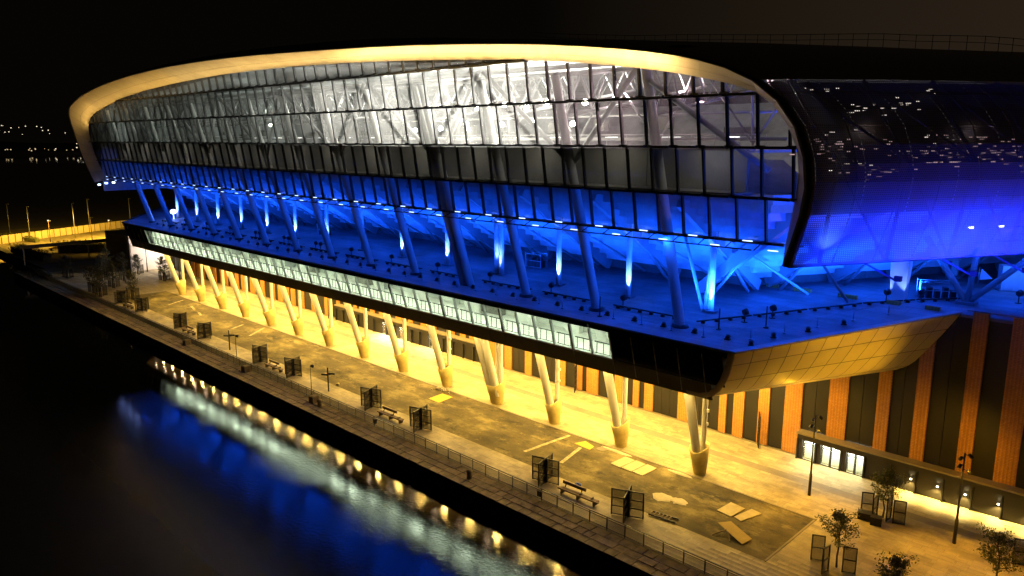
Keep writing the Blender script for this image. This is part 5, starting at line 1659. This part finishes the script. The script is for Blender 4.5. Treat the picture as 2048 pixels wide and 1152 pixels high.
b_ = MB(); b_.box((0, 0, 0.12), (0.4, 0.3, 0.24), rz=0.5); b_.box((0.1, 0.05, 0.26), (0.2, 0.2, 0.06), rz=0.2); o = b_.build('white_bag', M['sand']); o.location = (-86.6, 53.6, 0); tag(o, 'small white bag on the ground left of the nearer finger post', 'bag')

# lamp poles on the promenade
def lamp_pole(loc, h, label, lit=0.0, heads=4, rz=0.0, group='tall lamp poles', cat='lamp post'):
    r = empty('lamp_post', loc, rz)
    b_ = MB(); b_.tube((0, 0, 0), (0, 0, h * 0.27), 0.15, 0.14, n=10); b_.tube((0, 0, h * 0.27), (0, 0, h), 0.09, 0.06, n=10); b_.build('pole', M['steel_black'], r)
    for q in range(heads):
        z = h - 0.15 - 0.42 * q; a = 0.5 + q * 1.9
        b_ = MB(); b_.tube((0, 0, z), (math.cos(a) * 0.35, math.sin(a) * 0.35, z), 0.03, n=5); b_.tube((math.cos(a) * 0.3, math.sin(a) * 0.3, z + 0.05), (math.cos(a) * 0.55, math.sin(a) * 0.55, z - 0.22), 0.13, 0.15, n=8); b_.build('spot_head', M['steel_black'], r)
    return tag(r, label, cat, group)
lamp_pole((-26.8, 66.95, 0), 8.0, 'tall black lamp post with spot heads near the lit glass doors')
lamp_pole((-14.5, 66.9, 0), 8.0, 'tall black lamp post with spot heads at the right, before the row of wall lamps')
lamp('SPOT', (-14.9, 66.6, 7.9), (-25.0, 66.0, 13.5), 5200, WARM_DEEP, 0.12, spot=80, blend=0.9, name='added_uplight')  # added fill from below, brightens the pale return panels
lamp('SPOT', (-27.2, 66.4, 7.6), (-28.0, 61.0, 12.5), 700, WARM_DEEP, 0.12, spot=130, blend=0.9, name='added_uplight')
lamp('SPOT', (-14.2, 66.6, 8.0), (-18.0, 67.0, 33.5), 3800, (1.0, 0.58, 0.36), 0.12, spot=75, blend=1.0, name='added_uplight')  # added warm fill that browns the mesh face from below
for (x, y, p) in ((-26.8, 66.95, 900), (-14.5, 66.9, 800), (-3.0, 66.9, 700)):
    lamp('SPOT', (x + 0.5, y - 0.5, 7.5), (x + 2.0, y - 4.0, 0), p * 5.2, WARM_DEEP, 0.12, spot=115, blend=0.9, name='pole_light')
    lamp('SPOT', (x - 0.5, y + 0.5, 7.3), (x - 3.5, y + 8.0, 4.0), p * 1.8, WARM_DEEP, 0.12, spot=100, blend=0.9, name='pole_light')

# trees with metal guards
def leaf_quads(mbx, c, n, rad, size, rng, upright=0.0):
    for _ in range(n):
        d = Vector((rng.gauss(0, 1), rng.gauss(0, 1), rng.gauss(0, 1))).normalized() * rad * rng.random() ** 0.45
        p = Vector(c) + d
        ax = Vector((rng.gauss(0, 1), rng.gauss(0, 1), rng.gauss(0, 0.6) + upright)).normalized()
        sd = ax.cross(Vector((rng.gauss(0, 1), rng.gauss(0, 1), rng.gauss(0, 1)))).normalized()
        l = size * rng.uniform(0.7, 1.3); w = l * 0.38
        mbx.face([p - ax * l * 0.5, p + sd * w * 0.5, p + ax * l * 0.5, p - sd * w * 0.5])
def tree(loc, h, w, label, seed, dens=1.0, mat='leaf', low=0.38, group='young trees in metal guards', leaf=0.20):
    rng = random.Random(seed)
    r = empty('tree', loc)
    tr = MB()
    pts = [Vector((0, 0, 0))]
    for q in range(1, 6): pts.append(Vector((rng.uniform(-0.06, 0.06) * q, rng.uniform(-0.06, 0.06) * q, h * 0.94 * q / 5)))
    for q in range(5): tr.tube(pts[q], pts[q + 1], 0.085 * (1 - q * 0.17), 0.085 * (1 - (q + 1) * 0.17), n=7, cap=False)
    lv = MB()
    nb = int(26 * dens)
    for q in range(nb):
        t = low + (1 - low) * (q + rng.random()) / nb
        f = t * 5 * 0.999; i = int(f); p = pts[i].lerp(pts[i + 1], f - i)
        a = q * 2.4 + rng.uniform(-0.4, 0.4)
        prof = math.sin(min(1.0, (t - low) / (1 - low) * 0.85 + 0.18) * math.pi) ** 0.7
        L = w / 2 * prof * rng.uniform(0.55, 1.15)
        e = p + Vector((math.cos(a) * L, math.sin(a) * L, L * rng.uniform(0.35, 0.9)))
        tr.tube(p, e, 0.022, 0.008, n=4, cap=False)
        for s in range(4):
            c = p.lerp(e, 0.35 + 0.22 * s)
            leaf_quads(lv, c, int(20 * dens), 0.27 + 0.05 * s, leaf, rng, 0.7)
    tr.build('trunk', M['bark'], r); lv.build('crown', M[mat], r)
    return tag(r, label, 'tree', group)
tree((-20.0, 56.4, 0), 4.9, 2.9, 'young leafy tree ringed by three metal frames at the near right of the pavement', 1)
tree((-20.3, 67.3, 0), 4.6, 2.7, 'young leafy tree beside the dark square planters, in front of the wall lamps', 2, 1.15)
tree((-10.3, 61.4, 0), 4.8, 3.1, 'young leafy tree at the lower right corner by the single metal frame', 3, 1.1)
tree((-15.4, 54.6, 0), 3.6, 2.5, 'young tree cut off by the bottom edge, only its crown showing', 4)
tree((-8.6, 71.2, 0), 4.5, 2.8, 'young leafy tree at the right edge of the picture', 5)
fm = MB()
for x in (-0.46, 0.46): fm.box((x, 0, 1.1), (0.09, 0.09, 2.2))
for z in (0.08, 1.12, 2.16): fm.box((0, 0, z), (0.83, 0.08, 0.09))
gf_me = fm.mesh('guard_frame', M['steel_black'])
gi = MB(); gi.box((0, 0, 1.1), (0.84, 0.012, 2.0)); gi_me = gi.mesh('mesh_infill', M['infill'])
def guard(loc, frames, label, group='metal guards round the trees'):
    r = empty('tree_guard', loc)
    for (dx, dy, rz) in frames:
        f = inst('guard_frame', gf_me, r, (dx, dy, 0), rz); inst('mesh_infill', gi_me, f)
    return tag(r, label, 'tree guard', group)
guard((-20.0, 56.4, 0), [(-1.5, -0.1, 0.5), (-0.35, -1.35, 1.45), (1.0, -0.2, 0.4)], 'three black metal frames round the near right tree')
guard((-20.3, 67.3, 0), [(-1.2, -0.6, 0.5), (-0.4, -0.9, 1.5), (0.5, -0.1, 1.5), (1.4, -0.3, 0.4)], 'four black metal frames round the tree by the wall lamps')
guard((-10.3, 61.4, 0), [(0.4, 5.5, 0.4)], 'single black metal frame standing right of the corner tree')
b_ = MB(); b_.box((0, 0, 0.3), (1.3, 0.75, 0.6)); b_.box((0, 0, 0.61), (1.36, 0.81, 0.05)); o = b_.build('square_planter', M['steel_dark']); o.location = (-21.3, 66.0, 0); o.rotation_euler = (0, 0, 0.3); tag(o, 'low dark block seat left of the tree by the wall lamps', 'block seat', 'dark block seats')
b_ = MB(); b_.box((0, 0, 0.35), (0.9, 0.7, 0.7)); b_.box((0, 0, 0.71), (0.95, 0.75, 0.05)); o = b_.build('square_planter', M['steel_dark']); o.location = (-20.3, 65.6, 0); o.rotation_euler = (0, 0, 0.3); tag(o, 'square dark block seat at the foot of the tree by the wall lamps', 'block seat', 'dark block seats')

# dark trees and guards on the far plaza
FT = [((-166.5, 54.6), 6.4, 2.8, 'dark young tree behind the farthest wind screen'), ((-174.5, 50.8), 6.2, 3.2, 'dark tree close to the railing at the far end of the promenade'), ((-183.0, 56.2), 6.5, 3.0, 'dark tree in the middle of the far plaza'),
      ((-183.5, 67.6), 6.0, 2.8, 'dark tree beside the farthest leaning column'), ((-190.5, 61.0), 7.0, 3.2, 'tall dark tree in front of the white lit wall, left of its middle'), ((-179.5, 51.0), 6.0, 3.2, 'dark tree second along the far railing'),
      ((-197.5, 66.6), 5.0, 2.6, 'small tree standing out against the white lit wall'), ((-193.5, 57.0), 6.4, 3.0, 'dark tree at the back of the far plaza'), ((-200.5, 60.5), 7.2, 3.2, 'tall dark tree by the corner of the dark block'), ((-204.0, 52.5), 5.5, 3.2, 'dark tree near the end of the quay')]
for i, ((x, y), h, w, l) in enumerate(FT):
    tree((x, y, 0), h, w, l, 20 + i, 1.0, 'leaf_dark', 0.25, 'dark trees on the far plaza', 0.26)
    guard((x, y, 0), [(-1.3, -0.3, 0.3), (1.25, -0.3, 0.3), (0.1, 1.0, 1.8)], 'metal frames of the ' + l.replace(' tree in front of the white lit wall, left of its middle', ' tree left of the white lit wall').replace('standing out against', 'against').replace('close to the railing', 'by the railing'), 'metal guards on the far plaza')
for x, y, l in ((-199.0, 69.5, 'tall dark lamp post against the white lit wall, left one'), (-192.5, 73.2, 'tall dark lamp post against the white lit wall, right one'), (-176.5, 68.6, 'tall dark lamp post beside the farthest leaning column')):
    lamp_pole((x, y, 0), 8.0, l, group='lamp posts on the far plaza')

# white lit wall and dark block at the far end
r = empty('end_building', (-203, 75, 0))
b_ = MB()
b_.box((1.5, -0.25, 4.6), (0.4, 16.5, 9.2)); b_.build('white_wall', M['white_wall'], r)
b_ = MB(); b_.box((-7.5, -2.0, 4.5), (16, 13.2, 9.0)); b_.build('dark_block', M['clad'], r)
b_ = MB(); b_.box((1.9, 3.0, 6.5), (0.10, 0.4, 4.5)); b_.build('drain_pipe', M['steel_dark'], r)
b_ = MB(); b_.box((1.78, 4.6, 1.6), (0.12, 2.4, 3.2)); b_.build('door', M['steel_dark'], r)
tag(r, 'white lit wall and dark block under the far tip of the deck', 'building')
lamp('AREA', (-194.5, 75.5, 9.5), (-201, 73.0, 4.0), 9000, (1.0, 0.86, 0.74), 1.0, name='end_wall_light')

# ================================================================== far left yard
b_ = MB(); b_.face([(-330, 54, -0.04), (-232, 54, -0.04), (-232, 140, -0.04), (-330, 140, -0.04)])
tag(b_.build('road', M['paving']), kind='structure')
HB0, HB1 = Vector((-284.0, 52.0, 0)), Vector((-313.0, 112.0, 0))
HO = empty('hoarding', (-298, 82, 0)); tag(HO, 'long pale panelled hoarding lit yellow at the far left', 'hoarding')
HI = Matrix.Translation((298, -82, 0))
nh = 28
for i in range(nh):
    a = HB0.lerp(HB1, i / nh + 0.0012); c = HB0.lerp(HB1, (i + 1) / nh - 0.0012)
    for mat, th, z0, z1, nm in ((M['hoarding'], 0.12, 0.0, 2.6, 'panel'),):
        b_ = MB(); b_.beam((a.x, a.y, 1.3), (c.x, c.y, 1.3), th, 2.6); o = b_.build(nm, mat); o.parent = HO; o.matrix_parent_inverse = HI
    b_ = MB(); b_.box((c.x + 0.15, c.y, 1.3), (0.16, 0.16, 2.7)); o = b_.build('post', M['timber']); o.parent = HO; o.matrix_parent_inverse = HI
LP = [((-290.2, 65.2), 11.1, 'tall thin lamp post at the far left by the hoarding'), ((-279.9, 68.5), 6.9, 'shorter dark lamp post with a double head in front of the hoarding'), ((-286.8, 77.8), 11.6, 'tall thin lamp post halfway along the hoarding'), ((-305.3, 87.9), 11.5, 'brightest tall lamp post behind the hoarding'),
      ((-275.6, 79.7), 7.5, 'short lamp post right of the brightest tall post'), ((-275.5, 85.3), 6.0, 'short dark lamp post with a bright tip at the right of the yard'), ((-313.7, 105.0), 10.3, 'tall lamp post just left of the deck tip'), ((-319.1, 65.6), 10.2, 'leftmost tall lamp post beyond the hoarding')]
for i, ((x, y), h, l) in enumerate(LP):
    r = empty('lamp_post', (x, y, 0), 0.3)
    b_ = MB(); b_.tube((0, 0, 0), (0, 0, h), 0.16, 0.10, n=8); b_.build('pole', M['galv'] if i in (0, 2, 3, 6, 7) else M['timber'], r)
    b_ = MB(); b_.box((0.5, 0, h), (1.2, 0.25, 0.14)); b_.build('lamp_arm', M['galv'], r)
    if i in (1, 5):
        b_ = MB(); b_.box((0, 0, h + 0.15), (0.35, 0.35, 0.25)); b_.build('lamp_head', E['far'], r)
    tag(r, l, 'lamp post', 'lamp posts of the far yard')
for (x, y, p) in ((-280, 66, 26000), (-284, 84, 32000), (-262, 90, 15000), (-268, 62, 9000), (-245, 80, 5000)):
    lamp('SPOT', (x + 6, y, 10.5), (x + 1, y + 1, 0), p, (1.0, 0.58, 0.07), 0.2, spot=150, blend=0.5, name='yard_light')
# dark beam over the approach, on posts
r = empty('gantry_beam', (-230.8, 62, 0)); tag(r, 'long dark beam on slim posts crossing the far plaza entrance', 'gantry')
b_ = MB(); b_.box((0, 4.0, 5.0), (0.8, 34, 0.9)); b_.build('beam', M['steel_black'], r)
for y in (-12.1, 3.5, 13.0):
    b_ = MB(); b_.box((0, y, 2.3), (0.3, 0.3, 4.6)); b_.build('post', M['galv'] if y < -10 else M['steel_black'], r)
# hedges and shrubs
def hedge(pts, h, w, label, seed, mat='leaf_dark', n=900):
    rng = random.Random(seed)
    lv = MB(); core = MB()
    P = [Vector((*p, 0)) for p in pts]
    for a, c in zip(P[:-1], P[1:]): core.beam(a + Vector((0, 0, h * 0.38)), c + Vector((0, 0, h * 0.38)), w * 0.6, h * 0.7)
    L = sum((c - a).length for a, c in zip(P[:-1], P[1:]))
    for a, c in zip(P[:-1], P[1:]):
        k = int(n * (c - a).length / L)
        for _ in range(k):
            p = a.lerp(c, rng.random()) + Vector((rng.uniform(-w / 2, w / 2), rng.uniform(-w / 2, w / 2), h * (0.15 + 0.95 * rng.random() ** 0.7)))
            leaf_quads(lv, p, 1, 0.1, 0.55, rng)
    r = empty('hedge', tuple(P[0]))
    for m_, nm in ((core, 'stems'), (lv, 'foliage')):
        o = m_.build(nm, M[mat], r); o.matrix_parent_inverse = Matrix.Translation(-P[0])
    return tag(r, label, 'hedge', 'hedges of the far yard')
hedge([(-305, 61.0), (-282, 65.2)], 1.5, 2.2, 'clipped hedge in front of the hoarding at the far left', 1, 'leaf')
hedge([(-262, 54.5), (-236, 56.5)], 2.4, 3.5, 'dark bushes at the water end below the dark beam', 2, 'leaf_dark', 1400)
hedge([(-252, 64), (-243, 74)], 3.2, 5.0, 'dark mound of bushes seen under the dark beam', 3, 'leaf_dark', 1400)
hedge([(-224, 49.5), (-205, 49.3)], 0.9, 0.9, 'low dark planting along the railing at the quay end', 4, 'leaf_dark', 700)
# parked car under the beam
r = empty('parked_car', (-258, 64.5, 0), 1.2)
b_ = MB()
sec = [(-2.1, 0.55, 0.75), (-1.9, 0.9, 0.80), (-1.0, 0.95, 0.84), (-0.3, 1.42, 0.68), (1.2, 1.45, 0.68), (1.9, 0.98, 0.80), (2.1, 0.6, 0.75)]
b_.loft([[(x, -w, 0.28), (x, -w, min(z, 0.9)), (x, -w * 0.86, z), (x, w * 0.86, z), (x, w, min(z, 0.9)), (x, w, 0.28)] for x, z, w in sec], closed=True); b_.face([(-2.1, -0.75, 0.28), (-2.1, 0.75, 0.28), (-2.1, 0.75, 0.55), (-2.1, -0.75, 0.55)]); b_.face([(2.1, -0.75, 0.28), (2.1, -0.75, 0.6), (2.1, 0.75, 0.6), (2.1, 0.75, 0.28)])
b_.build('body', M['ply'], r)
for x in (-1.3, 1.3):
    for y in (-0.78, 0.78):
        b_ = MB(); b_.tube((x, y - 0.1, 0.32), (x, y + 0.1, 0.32), 0.32, n=12); b_.build('wheel', M['steel_black'], r)
tag(r, 'small parked car glimpsed under the dark beam at the far left', 'car')
